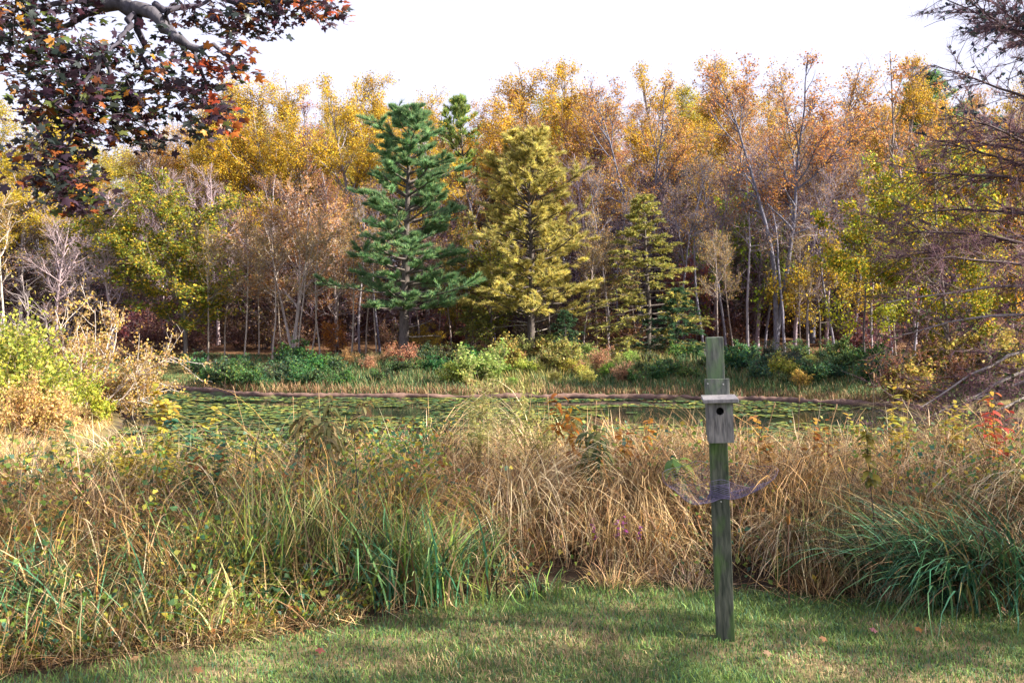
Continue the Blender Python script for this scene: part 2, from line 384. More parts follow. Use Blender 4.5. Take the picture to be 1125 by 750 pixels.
PR['leafy'] = [deciduous(50 + k, 11, .16, 34, 3.2, 7, 6, 26000, .125, *GRN, bark=(.15, .13, .12), low=1.2, up=.3) for k in range(2)]
PR['peach'] = [deciduous(60, 10, .26, 26, 2.8, 7, 8, 6000, .115, *TAN, bark=(.40, .34, .32), leaders=3, r0=.16, up=.4)]
PR['twin'] = [deciduous(65, 21, .30, 34, 3.1, 7, 6, 5500, .165, *RUS, bark=(.2, .18, .19), leaders=2, r0=.24)]
PR['tall'] = [deciduous(66 + k, 21, .42, 32, 3.1, 7, 7, 9500, .12, *RUS, bark=(.15, .15, .20), leaders=2, r0=.25, spl=.05, up=.5, ang=(20, 55), jit=.18, even=.25) for k in range(2)]  # blue grey bark carries the trunks' shade in its colour
PR['thicket'] = [deciduous(75 + k, 10, .06, 34, 3.2, 6, 7, 6500, .12, *THK, bark=(.17, .135, .165), leaders=2, r0=.10, up=.35, low=1.3, twig_r=.013) for k in range(3)]
PR['pole'] = [deciduous(95 + k, 17, .5, 15, 2.0, 6, 6, 900, .11, *RUS, bark=(.21, .20, .235), r0=.12, lean=.035, up=.5, ang=(25, 60)) for k in range(3)]
PR['sapling'] = [deciduous(70 + k, 6, .25, 20, 1.7, 6, 6, 5200, .105, *YEL, bark=(.14, .12, .12), r0=.06, up=.2, ang=(45, 80), low=1.3) for k in range(2)]
PINE_G = ([(.12, .26, .13), (.19, .34, .15), (.34, .44, .18), (.06, .15, .09)], [3, 3, 2.4, 1.6])
PINE_Y = ([(.50, .44, .12), (.44, .34, .10), (.30, .33, .10), (.60, .54, .20)], [3, 2, 1.5, 2])
HEM = ([(.24, .27, .07), (.15, .20, .07), (.34, .32, .09)], [2, 2, 1.2])
HEMD = ([(.04, .11, .065), (.06, .13, .06), (.11, .16, .06)], [2, 2, 1])
PR['pine'] = [pine(80, 14, .23, 16, lambda u: 3.0 * (1 - u) ** .42 * (.74 + .26 * np.sin(u * 31)) + .75, *PINE_G, ntuft=250000, r0=.25, nw_w=.023, per=6, bl=(.5, 1.3), clump=1.6, flat=.3, tuft_up=.7)]
PR['gold'] = [pine(83, 12.6, .24, 20, lambda u: 2.9 * (1 - u) ** .38 * (.76 + .24 * np.sin(u * 19 + 1)) + .8, *PINE_Y, ntuft=210000, r0=.2, dead=10, needle=.25, per=7, nw_w=.025, clump=.8, flat=.5, tuft_up=.3)]
PR['sparse'] = [pine(86, 10, .12, 20, lambda u: 2.7 * (1 - u) ** .85 + .25, *HEM, ntuft=42000, r0=.13, droop=.38, needle=.17, per=5, dead=2, tuft_up=-.05, nw_w=.04)]
PR['hemlock'] = [pine(88, 6, .05, 16, lambda u: 2.4 * (1 - u) ** .8 + .2, *HEMD, ntuft=40000, r0=.09, droop=.45, needle=.16, per=5, dead=0, tuft_up=0, nw_w=.045)]
PR['bgpine'] = [pine(90, 20, .3, 16, lambda u: 3.4 * (1 - u) ** .55 + .6, *PINE_G, ntuft=46000, r0=.25, needle=.45, nw_w=.07)]

def plant_tree(name, label, cat, kind, px, Y, top=None, h=None, ws=1., col=None, k=None, rz=None, group=None, tcol=None, parts=('trunk', 'crown'), bh=None):
    X = wx(px, Y); z = gz1(X, Y); ls = PR[kind]; r = RNG(int(px * 7 + Y * 131) % 99991)
    p = ls[r.integers(0, len(ls)) if k is None else k]
    if h is None: h = wz(top, Y) - z
    s = h / p['h']
    o = thing(name, label, cat, (X, Y, z - .02), r.uniform(0, 6.28) if rz is None else rz, group)
    o.scale = (s * ws, s * ws, s)
    a = link(parts[0], p['trunk'], o); b_ = link(parts[1], p['crown'], o)
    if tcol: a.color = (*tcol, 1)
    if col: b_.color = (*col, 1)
    return o
# ------------------------------------------------------------------ the wood across the pond: the trees one can tell apart
T = plant_tree
T('pine_tree', 'dark green pine with layered plumes and a bluish bare lower trunk, at the far bank', 'pine tree', 'pine', 443, 57, top=122, ws=1.25, rz=.4, parts=('trunk', 'needles'))
T('pine_tree', 'golden yellow pine with a broad soft crown and short bare trunk, at the far bank', 'pine tree', 'gold', 583, 58, top=150, ws=1.25, rz=1.2, parts=('trunk', 'needles'))
T('conifer_tree', 'sparse yellow green conifer with drooping sprays, right of the golden pine', 'conifer', 'sparse', 712, 59, top=208, ws=1.4, rz=2., col=(1.5, 1.3, 1.2), parts=('trunk', 'needles'))
T('hemlock_tree', 'low dark green hemlock behind the top of the bird box post', 'hemlock', 'hemlock', 742, 57, top=312, ws=1.25, parts=('trunk', 'needles'))
T('hemlock_tree', 'small dark hemlock with flat boughs at the foot of the golden pine', 'hemlock', 'hemlock', 622, 56, top=338, ws=1.2, parts=('trunk', 'needles'))
T('pine_tree', 'young pale green pine between the green pine and the golden pine', 'pine tree', 'hemlock', 520, 57.5, top=320, ws=.9, col=(3.2, 1.7, 1.0), parts=('trunk', 'needles'))
T('leafy_tree', 'broad leafy tree, yellow green on top and deeper green below, left of the peach tree', 'tree', 'leafy', 205, 60, top=200, ws=1.35, k=0, col=(1.9, 1.55, 1.1))
T('leafy_tree', 'olive green bushy tree between the dark green pine and the golden pine', 'tree', 'leafy', 512, 63, top=240, ws=.85, k=1, col=(1.5, 1.05, .9))
T('peach_tree', 'thin peach tinted tree with many pale stems above the left bank', 'tree', 'peach', 322, 61, top=202, ws=1.1, k=0, col=(1.15, 1.0, .95))
T('bare_tree', 'lilac grey bare tree with a wide haze of twigs, above the pale pondside tree', 'tree', 'bare', 125, 60, top=200, ws=1.25, k=0, tcol=(1.25, 1.15, 1.2))
T('bare_tree', 'second grey leafless tree, at the left behind the shrub on the shore', 'tree', 'bare', 62, 66, top=215, ws=1.2, k=1, tcol=(1.2, 1.1, 1.1))
T('slender_tree', 'slender tree with whitish forked trunk at the left edge', 'tree', 'slender', 9, 52, top=170, ws=.9, k=0, tcol=(2.0, 2.0, 2.0), col=(1., .95, .6))
# the skyline row: px, top, depth, kind, width, colour, label
SKY_ROW = [
 (22, 108, 74, 'yellow', 1.3, (1, 1.05, 1), 'yellow tree crown at the left edge, below the overhanging maple leaves'),
 (-35, 104, 76, 'yellow', 1.3, (.9, 1, 1), 'yellow tree cut by the left edge of the view'),
 (75, 118, 80, 'yellow', 1.3, (.9, 1, 1.1), 'ochre yellow tree half hidden by the hanging maple leaves'),
 (150, 120, 80, 'russet', 1.35, (.95, .95, 1), 'russet tree behind the hanging maple leaves'),
 (215, 112, 80, 'yellow', 1.1, (.9, .85, .9), 'ochre tree just right of the overhanging maple leaves'),
 (248, 86, 77, 'yellow', 1., (1, 1, 1), 'tall yellow tree at the tips of the maple branch'),
 (292, 74, 76, 'yellow', 1.1, (1.05, 1, 1), 'tallest bright yellow tree on the left skyline'),
 (338, 82, 78, 'yellow', 1., (1, .97, 1), 'yellow tree above the peach tinted tree'),
 (385, 72, 75, 'yellow', 1.05, (1.05, 1.02, 1), 'bright yellow tree up left of the dark green pine'),
 (428, 82, 80, 'yellow', 1.05, (1, .95, 1), 'yellow tree straight behind the dark green pine'),
 (470, 92, 74, 'yellow', 1.0, (1, .96, 1), 'golden yellow tree on the right shoulder of the dark green pine'),
 (300, 185, 67, 'russet', 1.2, (.75, .72, .95), 'pinkish brown lower tree behind the peach tinted tree'),
 (372, 188, 66, 'russet', 1.2, (.75, .62, .8), 'rusty lower tree left of the dark green pine'),
 (530, 96, 80, 'russet', .85, (1.1, 1, .9), 'thin rusty crown in the skyline gap left of the golden pine'),
 (560, 98, 78, 'russet', 1., (1.1, 1, .9), 'rust gold tree up left behind the golden pine'),
 (593, 62, 77, 'yellow', 1.1, (1, .86, .9), 'tall orange gold tree rising right above the golden pine'),
 (636, 70, 79, 'yellow', 1., (1.05, .95, 1), 'gold tree up right of the golden pine'),
 (668, 92, 76, 'russet', 1.1, (1.05, .95, 1), 'russet tree right of the golden pine'),
 (702, 88, 69, 'tall', 1.1, (1.1, 1, .9), 'orange brown tree above the sparse yellow green conifer'),
 (736, 58, 72, 'yellow', 1., (1, .9, .9), 'tall gold tree straight above the bird box post'),
 (772, 68, 80, 'yellow', 1., (1, .94, 1), 'yellow tree up right of the bird box post'),
 (806, 88, 78, 'russet', 1.1, (1., .95, 1), 'thin russet tree right of the tall gold tree over the post'),
 (852, 60, 63, 'tall', 1.15, (1.15, .95, .9), 'tall orange tree with long blue grey trunk, right of the post'),
 (892, 66, 70, 'tall', 1., (1.2, 1.15, .8), 'sparse gold topped tree right of the tall orange tree'),
 (925, 85, 78, 'bare', 1.2, (1.3, 1.2, 1), 'grey tree almost bare in the dip of the right skyline'),
 (962, 62, 68, 'twin', 1.05, (1.1, 1., .9), 'tall twin trunked tree with thin orange leaves, on the right'),
 (1000, 66, 78, 'yellow', .9, (.95, .85, .9), 'narrow rusty gold tree beside the twin trunked tree'),
 (1062, 95, 82, 'yellow', 1.1, (1, .95, 1), 'yellow tree seen through the twigs of the large larch'),
 (1110, 85, 80, 'russet', 1.2, (1, 1, 1), 'russet tree behind the upper twigs of the large larch'),
 (1165, 70, 80, 'yellow', 1.1, (.9, .9, 1), 'gold tree behind the trunk of the large larch'),
]
for px, top, Y, kind, ws, c, lab in SKY_ROW:
    top -= 9
    T('bare_tree' if kind == 'bare' else kind + '_tree' if kind not in ('twin', 'tall') else 'russet_tree', lab, 'tree', kind, px, Y, top=top, ws=ws, col=c)
T('evergreen_tree', 'dark evergreen top showing between the yellow trees and the golden pine', 'evergreen', 'bgpine', 516, 84, top=108, ws=.9, col=(1.5, 1.2, .8), parts=('trunk', 'needles'))
T('evergreen_tree', 'dark evergreen on the skyline just left of the large larch', 'evergreen', 'bgpine', 1036, 80, top=82, ws=1.2, parts=('trunk', 'needles'))
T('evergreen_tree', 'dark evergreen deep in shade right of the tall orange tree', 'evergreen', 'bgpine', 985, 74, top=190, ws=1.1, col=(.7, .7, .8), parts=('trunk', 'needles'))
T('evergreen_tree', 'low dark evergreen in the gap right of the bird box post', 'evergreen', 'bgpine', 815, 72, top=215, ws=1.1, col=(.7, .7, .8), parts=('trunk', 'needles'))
# right hand mixed trees in front of the wood
T('leafy_tree', 'green and yellow tree leaning out behind the twigs of the large larch', 'tree', 'leafy', 1042, 46, top=148, ws=1.0, k=1, col=(2.3, 1.8, .8))
T('leafy_tree', 'yellow leafed tree at the right edge behind the larch trunk', 'tree', 'leafy', 1118, 48, top=135, ws=1., k=0, col=(2.6, 1.5, .9))
T('sapling_tree', 'golden yellow sapling in the dark gap right of the tall orange tree', 'sapling', 'sapling', 902, 64, top=250, ws=.95, k=0)
T('sapling_tree', 'slim dark stemmed tree with yellow green leaves above the right bank', 'sapling', 'sapling', 949, 58, top=232, ws=.9, k=1, col=(.8, 1.15, .8), tcol=(.6, .6, .7))
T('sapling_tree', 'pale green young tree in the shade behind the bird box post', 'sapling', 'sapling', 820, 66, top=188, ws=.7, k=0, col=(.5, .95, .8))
T('sapling_tree', 'deep red leafed young tree beside the sparse conifer', 'sapling', 'sapling', 765, 64, top=285, ws=.75, k=1, col=(.55, .26, 1.6))
T('sapling_tree', 'small red young tree under the twin trunked tree', 'sapling', 'sapling', 985, 68, top=225, ws=.6, k=0, col=(.6, .30, 1.6))
T('sapling_tree', 'low yellow bush tree under the young pale green pine', 'sapling', 'sapling', 475, 60, top=352, ws=1.3, k=0, col=(.95, .9, .8))
T('sapling_tree', 'low orange bush tree among the pale trunks at the left bank', 'sapling', 'sapling', 372, 61, top=352, ws=1.3, k=1, col=(1, .6, .8))
T('sapling_tree', 'olive young tree against the left side of the golden pine', 'sapling', 'sapling', 540, 60, top=265, ws=1.1, k=1, col=(.5, .75, .9))
# bare grey trees between the tall ones on the right, pale slender stems on the left bank
for px, top, Y, k, lab in [
 (690, 168, 70, 0, 'grey bare tree behind the left side of the sparse conifer'),
 (752, 150, 68, 1, 'grey bare tree behind the right side of the sparse conifer'),
 (782, 170, 65, 2, 'thin grey bare tree rising over the bird box roof'),
 (832, 140, 66, 0, 'grey bare tree just left of the tall orange tree'),
 (872, 150, 64, 1, 'pale bare tree just right of the tall orange tree'),
 (908, 130, 68, 2, 'grey bare tree behind the golden sapling'),
 (930, 165, 70, 0, 'grey bare tree behind the slim dark stemmed tree'),
 (1005, 120, 70, 1, 'grey bare tree left of the green and yellow leaning tree'),
 (650, 150, 69, 2, 'grey bare tree against the right side of the golden pine'),
 (240, 170, 70, 1, 'grey bare tree behind the broad leafy tree'),
 (180, 165, 68, 2, 'grey bare tree below the lowest maple leaves')]:
    T('bare_tree', lab, 'tree', 'bare', px, Y, top=top, ws=1.05, k=k, tcol=(.9, .85, .95) if px > 600 else (1.2, 1.1, 1.1))  # left trunks tinted lighter, sunlight painted into the bark
SL = 'pale slender trees along the far bank'
for i, (px, top, Y, k) in enumerate([(228, 235, 59, 0), (247, 255, 61, 1), (268, 230, 59, 2), (284, 240, 62, 0), (299, 225, 59, 1), (312, 250, 63, 2), (326, 230, 58.5, 0), (341, 240, 61, 2),
        (352, 225, 59, 1), (368, 235, 62, 0), (386, 220, 60, 2), (402, 240, 62, 1), (415, 245, 59, 0), (462, 240, 61, 1), (478, 260, 63, 2), (497, 245, 60, 0), (532, 250, 62, 1),
        (608, 240, 61, 2), (640, 225, 59, 1), (656, 245, 62, 0), (672, 250, 60, 2), (700, 245, 62, 1), (790, 235, 60, 0), (806, 250, 62, 1), (880, 250, 62, 2), (985, 260, 60, 0)]):
    side = 'left of the dark green pine' if px < 440 else 'between the two tall pines' if px < 580 else 'right of the golden pine'
    T('slender_tree', 'slender pale trunked tree on the far bank, ' + side, 'tree', 'slender', px, Y, top=top, ws=1.0, k=k, group=SL + ', ' + side,
      tcol=(1.15, 1.1, 1.05) if px < 440 else (.9, .85, .9), col=(.9, .95, .8))  # trunks left of the pine lightened to look sunlit
for i, (px, top, Y, k) in enumerate([(668, 170, 62, 0), (682, 190, 64, 1), (742, 160, 63, 2), (758, 185, 65, 0), (774, 150, 62, 1), (798, 165, 63, 2), (822, 150, 62, 0), (840, 175, 65, 1), (862, 155, 61, 2), (888, 150, 63, 0), (918, 165, 62, 1), (938, 150, 65, 2), (958, 170, 62, 0), (980, 160, 64, 1), (1004, 175, 61, 2), (395, 190, 64, 0), (418, 180, 65, 1), (545, 190, 64, 2)]):
    side = 'left of the golden pine' if px < 560 else 'behind the bird box post' if px < 800 else 'right of the bird box post'
    T('pole_tree', 'tall thin grey trunked tree on the far bank, ' + side, 'tree', 'pole', px, Y, top=top, k=k, group='tall thin grey trunked trees, ' + side, tcol=(.8, .8, .9) if i % 3 else (1.25, 1.2, 1.2))
# deeper rows of the wood, seen through the gaps
r = RNG(77)
for i in range(96):
    Y = [88, 96, 106, 120, 140][i % 5] + r.uniform(-3, 3); px = -90 + (i + r.random()) * 1300 / 96
    left = px < 640; kind = r.choice(['yellow', 'russet', 'bare'], p=[.6, .3, .1] if left else [.25, .45, .3])
    top = np.interp(px, [-90, 0, 60, 150, 240, 290, 400, 470, 505, 550, 600, 660, 740, 840, 930, 1000, 1040, 1200], [130, 135, 140, 140, 105, 92, 92, 105, 125, 112, 85, 100, 84, 84, 95, 90, 95, 90]) + r.uniform(4, 26)
    where = 'behind the left skyline trees' if px < 240 else 'behind the bright yellow trees' if px < 500 else 'behind the golden pine' if px < 690 else 'behind the bird box post' if px < 850 else 'behind the right skyline trees'
    word = {'yellow': 'yellow leafed', 'russet': 'russet leafed', 'bare': 'bare grey'}[kind]
    T(kind + '_tree', word + ' tree deep in the wood, ' + where, 'tree', kind, px, Y, top=top, ws=1.15, col=(r.uniform(.7, 1.0), r.uniform(.65, .95), .9), group=word + ' trees deep in the wood, ' + where)  # crown tint darkened, painted shade for the deep rows

for i in range(80):
    Y = [73, 79, 87, 98][i % 4] + r.uniform(-3, 3); px = -60 + (i + r.random()) * 1250 / 80
    where = 'left of the dark green pine' if px < 440 else 'between the green pine and the bird box' if px < 780 else 'right of the bird box'
    T('understory_tree', 'brown twiggy understory tree in the wood, ' + where, 'tree', 'thicket', px, Y, h=r.uniform(7, 12.5), ws=1.2, col=(r.uniform(.75, 1.2), r.uniform(.75, 1.1), r.uniform(.8, 1.3)) if px < 640 else (r.uniform(.6, .95), r.uniform(.6, .9), r.uniform(1., 1.5)), group='brown twiggy understory trees, ' + where)

# shrubs: prototypes for the banks and the wood floor
SH = {}
SH['green'] = [shrub(200 + k, 1.3, 2.0, 14, 2600, .11, [(.06, .14, .06), (.09, .18, .055), (.20, .24, .06), (.05, .11, .075)], [3, 3, 1.3, 2]) for k in range(3)]
SH['lime'] = [shrub(210 + k, 1.3, 1.9, 14, 2600, .10, [(.34, .36, .08), (.24, .30, .07), (.46, .40, .12)], [3, 2, 1.6]) for k in range(2)]  # leaf colours lightened to paint sun on the bank shrubs
SH['straw'] = [shrub(220 + k, 1.2, 1.6, 16, 1500, .07, [(.40, .29, .13), (.34, .22, .10), (.22, .20, .07)], [3, 2, 1.5], bark=(.3, .22, .14)) for k in range(2)]
SH['brown'] = [shrub(230 + k, 2.2, 2.4, 16, 1500, .11, [(.16, .09, .06), (.20, .12, .06), (.12, .075, .06), (.30, .21, .06)], [3, 2, 2, 1], bark=(.17, .13, .13)) for k in range(3)]
def place_shrub(name, label, kind, px, Y, h, ws=1., col=None, k=None, group=None, X=None, cat='shrub'):
    X = wx(px, Y) if X is None else X; r = RNG(int(px * 13 + Y * 71) % 99991); ls = SH[kind]; p = ls[r.integers(0, len(ls)) if k is None else k]
    o = thing(name, label, cat, (X, Y, gz1(X, Y) - .03), r.uniform(0, 6.28), group); s = h / p['h']; o.scale = (s * ws, s * ws, s)
    a = link('stems', p['trunk'], o); b_ = link('foliage', p['crown'], o)
    if col: b_.color = (*col, 1)
    return o
r = RNG(91)
BANK = [  # px ranges along the far bank, kind, count, words
 (215, 375, 'green', 36, 'dark green shrub on the far bank below the pale trunks'),
 (380, 450, 'straw', 7, 'straw coloured shrub on the far bank below the dark green pine'),
 (400, 530, 'green', 21, 'green shrub on the far bank between the two tall pines'),
 (500, 700, 'lime', 31, 'yellow green shrub on the far bank below the golden pine'),
 (540, 690, 'straw', 10, 'straw coloured shrub on the far bank below the golden pine'),
 (690, 790, 'green', 18, 'green shrub on the far bank left of the bird box post'),
 (800, 990, 'green', 48, 'green shrub on the far bank right of the bird box post'),
 (800, 900, 'lime', 6, 'yellow green shrub on the far bank right of the bird box post')]
for a, b_, kind, n_, lab in BANK:
    for i in range(n_):
        px = a + (i + r.uniform(.1, .9)) * (b_ - a) / n_; Y = r.uniform(48.3, 56.5) - (1.8 if px > 850 else 0)
        place_shrub('bank_shrub', lab, kind, px, Y, (.45 + (.85 if kind == 'green' else 1.4) * r.random() ** 2) * (1 if kind != 'straw' else .8), 1.1, tuple(r.uniform(.75, 1.35, 3)), group=lab.replace('shrub', 'shrubs', 1))
for i in range(46):
    px = 150 + (i + r.random()) * 960 / 46; Y = r.uniform(62, 76)
    place_shrub('wood_shrub', 'brown leafed shrub on the floor of the wood, ' + ('left half' if px < 560 else 'right half'), 'brown', px, Y, r.uniform(1.6, 3.6), 1.2, (r.uniform(.7, 1.2), r.uniform(.6, 1.1), 1),
                group='brown undergrowth shrubs, ' + ('left half' if px < 560 else 'right half'))
for i in range(9):
    px = 985 + i * 22; Y = r.uniform(40, 48)
    place_shrub('wood_shrub', 'yellow flecked shrub beneath the drooping larch branches', 'lime' if i % 3 else 'brown', px, Y, r.uniform(1.4, 2.6), 1.2, (1.1, .85, .8), group='shrubs beneath the drooping larch branches')
place_shrub('wood_shrub', 'bright green evergreen bush at the right edge under the larch', 'green', 1112, 30, 1.7, 1.3, (2.0, 1.7, 1.0), k=0)
place_shrub('wood_shrub', 'second green bush behind the one under the larch, right edge', 'green', 1085, 33, 1.2, 1.2, (1.6, 1.5, 1.0), k=1)
# left shore: pale many branched tree, bare grey shrub, lime bush, tan bush
SH['pale'] = [shrub(240, 3.6, 7.4, 32, 12000, .11, [(.46, .32, .14), (.50, .34, .07), (.42, .28, .13)], [3, 2, 2], bark=(.56, .50, .48), nsub=8, ntw=7, spread=86, up=.08, twig_r=.008, twig=(.06, .15))]
SH['greybare'] = [shrub(241, 4.4, 2.8, 14, 350, .14, [(.42, .36, .10)], [1], bark=(.36, .31, .32), nsub=7, ntw=6, spread=35, twig_r=.011, twig=(.08, .2))]
SH['bush'] = [shrub(242, 2.5, 4.2, 26, 9000, .11, [(.32, .36, .05), (.44, .43, .07), (.20, .27, .05), (.50, .42, .11)], [3, 2, 2, 1], bark=(.2, .16, .12), nsub=6, ntw=6, spread=80)]
SH['peachbush'] = [shrub(243, 1.5, 3.0, 20, 5200, .085, [(.64, .46, .20), (.62, .46, .12), (.56, .36, .18)], [3, 2, 2], bark=(.3, .2, .14), nsub=6, ntw=6, spread=80)]
place_shrub('pale_tree', 'wide low tree with whitish branches and peach yellow leaves, on the left shore', 'pale', 90, 37.5, 3.9, .92, cat='tree')
place_shrub('bare_shrub', 'pale grey twiggy shrub at the left edge above the lime bush', 'greybare', 2, 36, 4.9, 1., cat='shrub')
place_shrub('lime_bush', 'lime yellow rounded bush on the left shore', 'bush', 10, 31, 2.9, .95, cat='bush')
place_shrub('lime_bush', 'lime bush behind the rounded one, at the left edge', 'bush', -38, 32, 3.2, 1., cat='bush')
place_shrub('peach_bush', 'peach orange low bush in front of the lime bush', 'peachbush', 40, 29, 1.6, .8, cat='bush')
place_shrub('lime_bush', 'small yellow green bush at the water edge right of the peach bush', 'lime', 112, 33.5, 1.2, .8, (1.3, 1.3, .7), cat='bush')
place_shrub('lime_bush', 'lime bush between the peach bush and the pale tree', 'bush', 62, 34, 1.8, .9, (1.0, 1.05, .9), cat='bush')
place_shrub('tan_bush', 'tan dry bush under the right side of the pale tree', 'straw', 128, 38.5, 1.8, 1.5, (.9, .9, .8), cat='bush')
for i, (px, Y) in enumerate([(70, 31.5), (98, 33), (52, 29), (112, 36)]):
    place_shrub('dry_clump', 'low straw coloured clump on the left shore by the water', 'straw', px, Y, .7, 1.4, (1.2, 1.1, 1), group='straw clumps on the left shore', cat='shrub')

# the large larch at the right edge: purple brown twigs, rising branches above, drooping ones below painted sunlit pale
r = RNG(300); g = Geo(); gc = Geo(); gn = Geo(); H = 15.5; LX, LY = wx(1182, 24), 24.
P = path(A([0, 0, -.3]), A([.01, 0, 1]), np.array([H]), 18, .05, .02, r); R = (.27 * np.linspace(1, .08, 18))[None]
tubes(g, P, R, A(.12, .09, .09), 10)
n = 74; t = np.linspace(.05, .97, n) + r.normal(0, .006, n); t = t.clip(.04, .98); u = t
az = r.uniform(0, 6.283, n); az[::2] = r.normal(0, .75, len(az[::2]))               # half of them reach out over the pond (towards -x)
T_ = A(0, 0, 1); L = np.interp(u, [0, .2, .45, .7, 1], [4.8, 4.9, 4.6, 3.9, .9]) * r.uniform(.75, 1.12, n)
el = np.radians(np.interp(u, [0, .22, .38, .6, 1], [-10, -12, 8, 26, 52]) + r.normal(0, 6, n))
pos, _, _, _ = at_(P, np.zeros(n, int), t)
d = np.stack([-np.cos(az) * np.cos(el), np.sin(az) * np.cos(el), np.sin(el)], 1)
up_ = np.interp(u, [0, .25, .5, 1], [-.42, -.25, -.1, .25])
P1 = pos[:, None] + np.concatenate([np.zeros((n, 1, 3)), np.cumsum(nrm(np.repeat(d[:, None], 9, 1) + np.linspace(0, 1, 9)[None, :, None] * up_[:, None, None] * A(0, 0, 1) + r.normal(size=(n, 9, 3)) * .07), 1)], 1) * (L / 9)[:, None, None]
R1 = np.linspace(.055, .012, 10)[None] * (.6 + .4 * L / 4.5)[:, None]
tubes(g, P1, R1, np.where((u < .3)[:, None], A(.30, .27, .26), A(.10, .075, .08)), 5)  # lower branches get a paler bark colour that paints sunlight
n2 = n * 34; pi = r.integers(0, n, n2)
P2, R2 = grow(P1, R1, pi, r.uniform(.2, 1, n2), r.uniform(.5, 1.5, n2) * L[pi] / 4.5, np.radians(r.uniform(30, 70, n2)), -.1, .12, 6, .013, .4, r, None, .6)
tubes(gc, P2, np.maximum(R2, .006), A(.15, .10, .115), 3)
n3 = n2 * 40; pi = r.integers(0, n2, n3); p, Tn, _, _ = at_(P2, pi, r.uniform(.05, 1, n3))
keep = r.random(n2)[pi] < .82; p, Tn, pi = p[keep], Tn[keep], pi[keep]; N = len(p)
slivers(gc, p, Tn * .7 + r.normal(size=(N, 3)) * .5, r.uniform(.12, .42, N), .013, pal([(.17, .095, .12), (.13, .075, .11), (.25, .15, .14)], [3, 2, 1.3], N, r), r)
i = np.flatnonzero((p[:, 2] > 8.) & (r.random(N) < .10)); m_ = len(i)
leaves(gc, p[i], .13, pal([(.04, .07, .09), (.06, .09, .07), (.05, .06, .11)], [2, 1, 1], m_, r), r)
i = np.flatnonzero((p[:, 2] < 4.) & (r.random(N) < .12)); m_ = len(i)
leaves(gc, p[i], .10, pal([(.10, .15, .05), (.16, .18, .05)], [2, 1], m_, r), r)
o = thing('larch_tree', 'large larch at the right edge with purple brown twigs and drooping pale lower branches', 'tree', (LX, LY, gz1(LX, LY)))
g.build('trunk', BARK, o); gc.build('twigs', LEAF, o)
# ------------------------------------------------------------------ lily pads on the water, bank grass, meadow, lawn
r = RNG(400)
N = 26000; x = r.uniform(-19, 19, N); y = 19.5 + r.random(N) * 32; sd = pond_sd(x, y)
dens = fbm(x * .45, y, 2.4, 31); px_ = CX + x / y * FPX
thr = .42 + .16 * sst(-sd, 1.6, .4) * (y > 40) + .10 * (px_ > 870) * (y < 40)
k = (sd < -.25) & (dens > thr) ; x, y = x[k], y[k]; N = len(x)
rad = r.uniform(.07, .17, N); M = 9; a = np.linspace(.25, 2 * math.pi - .25, M)
tilt = r.normal(0, .10, (N, 2)); z0 = WATER + .012 + r.uniform(0, .03, N)
ox = np.cos(a + r.uniform(0, 6.28, (N, 1))) * rad[:, None]; oy = np.sin(a + 0 * rad[:, None] + np.arctan2(0, 1)) * rad[:, None]
th = r.uniform(0, 6.28, (N, 1)); ox = np.cos(a + th) * rad[:, None]; oy = np.sin(a + th) * rad[:, None]
V = np.stack([x[:, None] + ox, y[:, None] + oy, z0[:, None] + np.abs(ox * tilt[:, :1] + oy * tilt[:, 1:]) + .05 * np.hypot(ox, oy)], -1)
V = np.concatenate([np.stack([x, y, z0], 1)[:, None], V], 1)
i = (np.arange(N) * (M + 1))[:, None]; F = np.concatenate([np.stack([i[:, 0], i[:, 0] + j, i[:, 0] + j + 1], 1) for j in range(1, M)])
tone = vn(x, y, 3, 8)[:, None]
C = pal([(.11, .15, .035), (.06, .11, .04), (.21, .22, .05), (.04, .08, .04), (.15, .10, .04)], [3, 3, 2, 2, .6], N, r) * (.7 + .6 * tone)
g = Geo(); g.add(V.reshape(-1, 3), F, np.repeat(C, M + 1, 0))
tag(g.build('lily_pads', leaf_material('lily_pad', .1, .6, .15)), 'mat of round green lily pads floating on the dark pond', 'lily pads', kind='stuff')

def blades(g, x, y, L, lean, az, droop, w, C, r, S=5, z=None, tipw=.12, wob=.08):
    """grass blades rooted at x,y: bend over from `lean` by `droop` (radians) towards azimuth az"""
    N = len(x); z = gz(x, y) if z is None else z
    kn = r.integers(2, S + 1, N); kink = np.where(r.random(N) < .28, r.uniform(.3, 1.3, N), 0) * (L > .15)
    P = np.zeros((N, S, 3)); P[:, 0] = np.stack([x, y, z - .015], 1)
    for s in range(1, S):
        f = (s - .5) / (S - 1); th = lean + droop * f ** 1.4 + np.where(s >= kn, kink, 0); aa = az + r.normal(0, wob, N)
        P[:, s] = P[:, s - 1] + np.stack([np.cos(aa) * np.sin(th), np.sin(aa) * np.sin(th), np.cos(th)], 1) * (L / (S - 1))[:, None]
    P[:, 1:, 2] = np.maximum(P[:, 1:, 2], z[:, None] + .008 + .01 * r.random((N, S - 1)))
    W = np.interp(np.linspace(0, 1, S), [0, .35, 1], [.75, 1, tipw])[None] * np.broadcast_to(w, (N,))[:, None]
    sa = az + math.pi / 2 + r.normal(0, .6, N); side = np.stack([np.cos(sa), np.sin(sa), 0 * sa], 1)
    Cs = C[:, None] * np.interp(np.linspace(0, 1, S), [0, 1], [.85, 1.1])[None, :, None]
    ribbons(g, P, W, Cs, side)

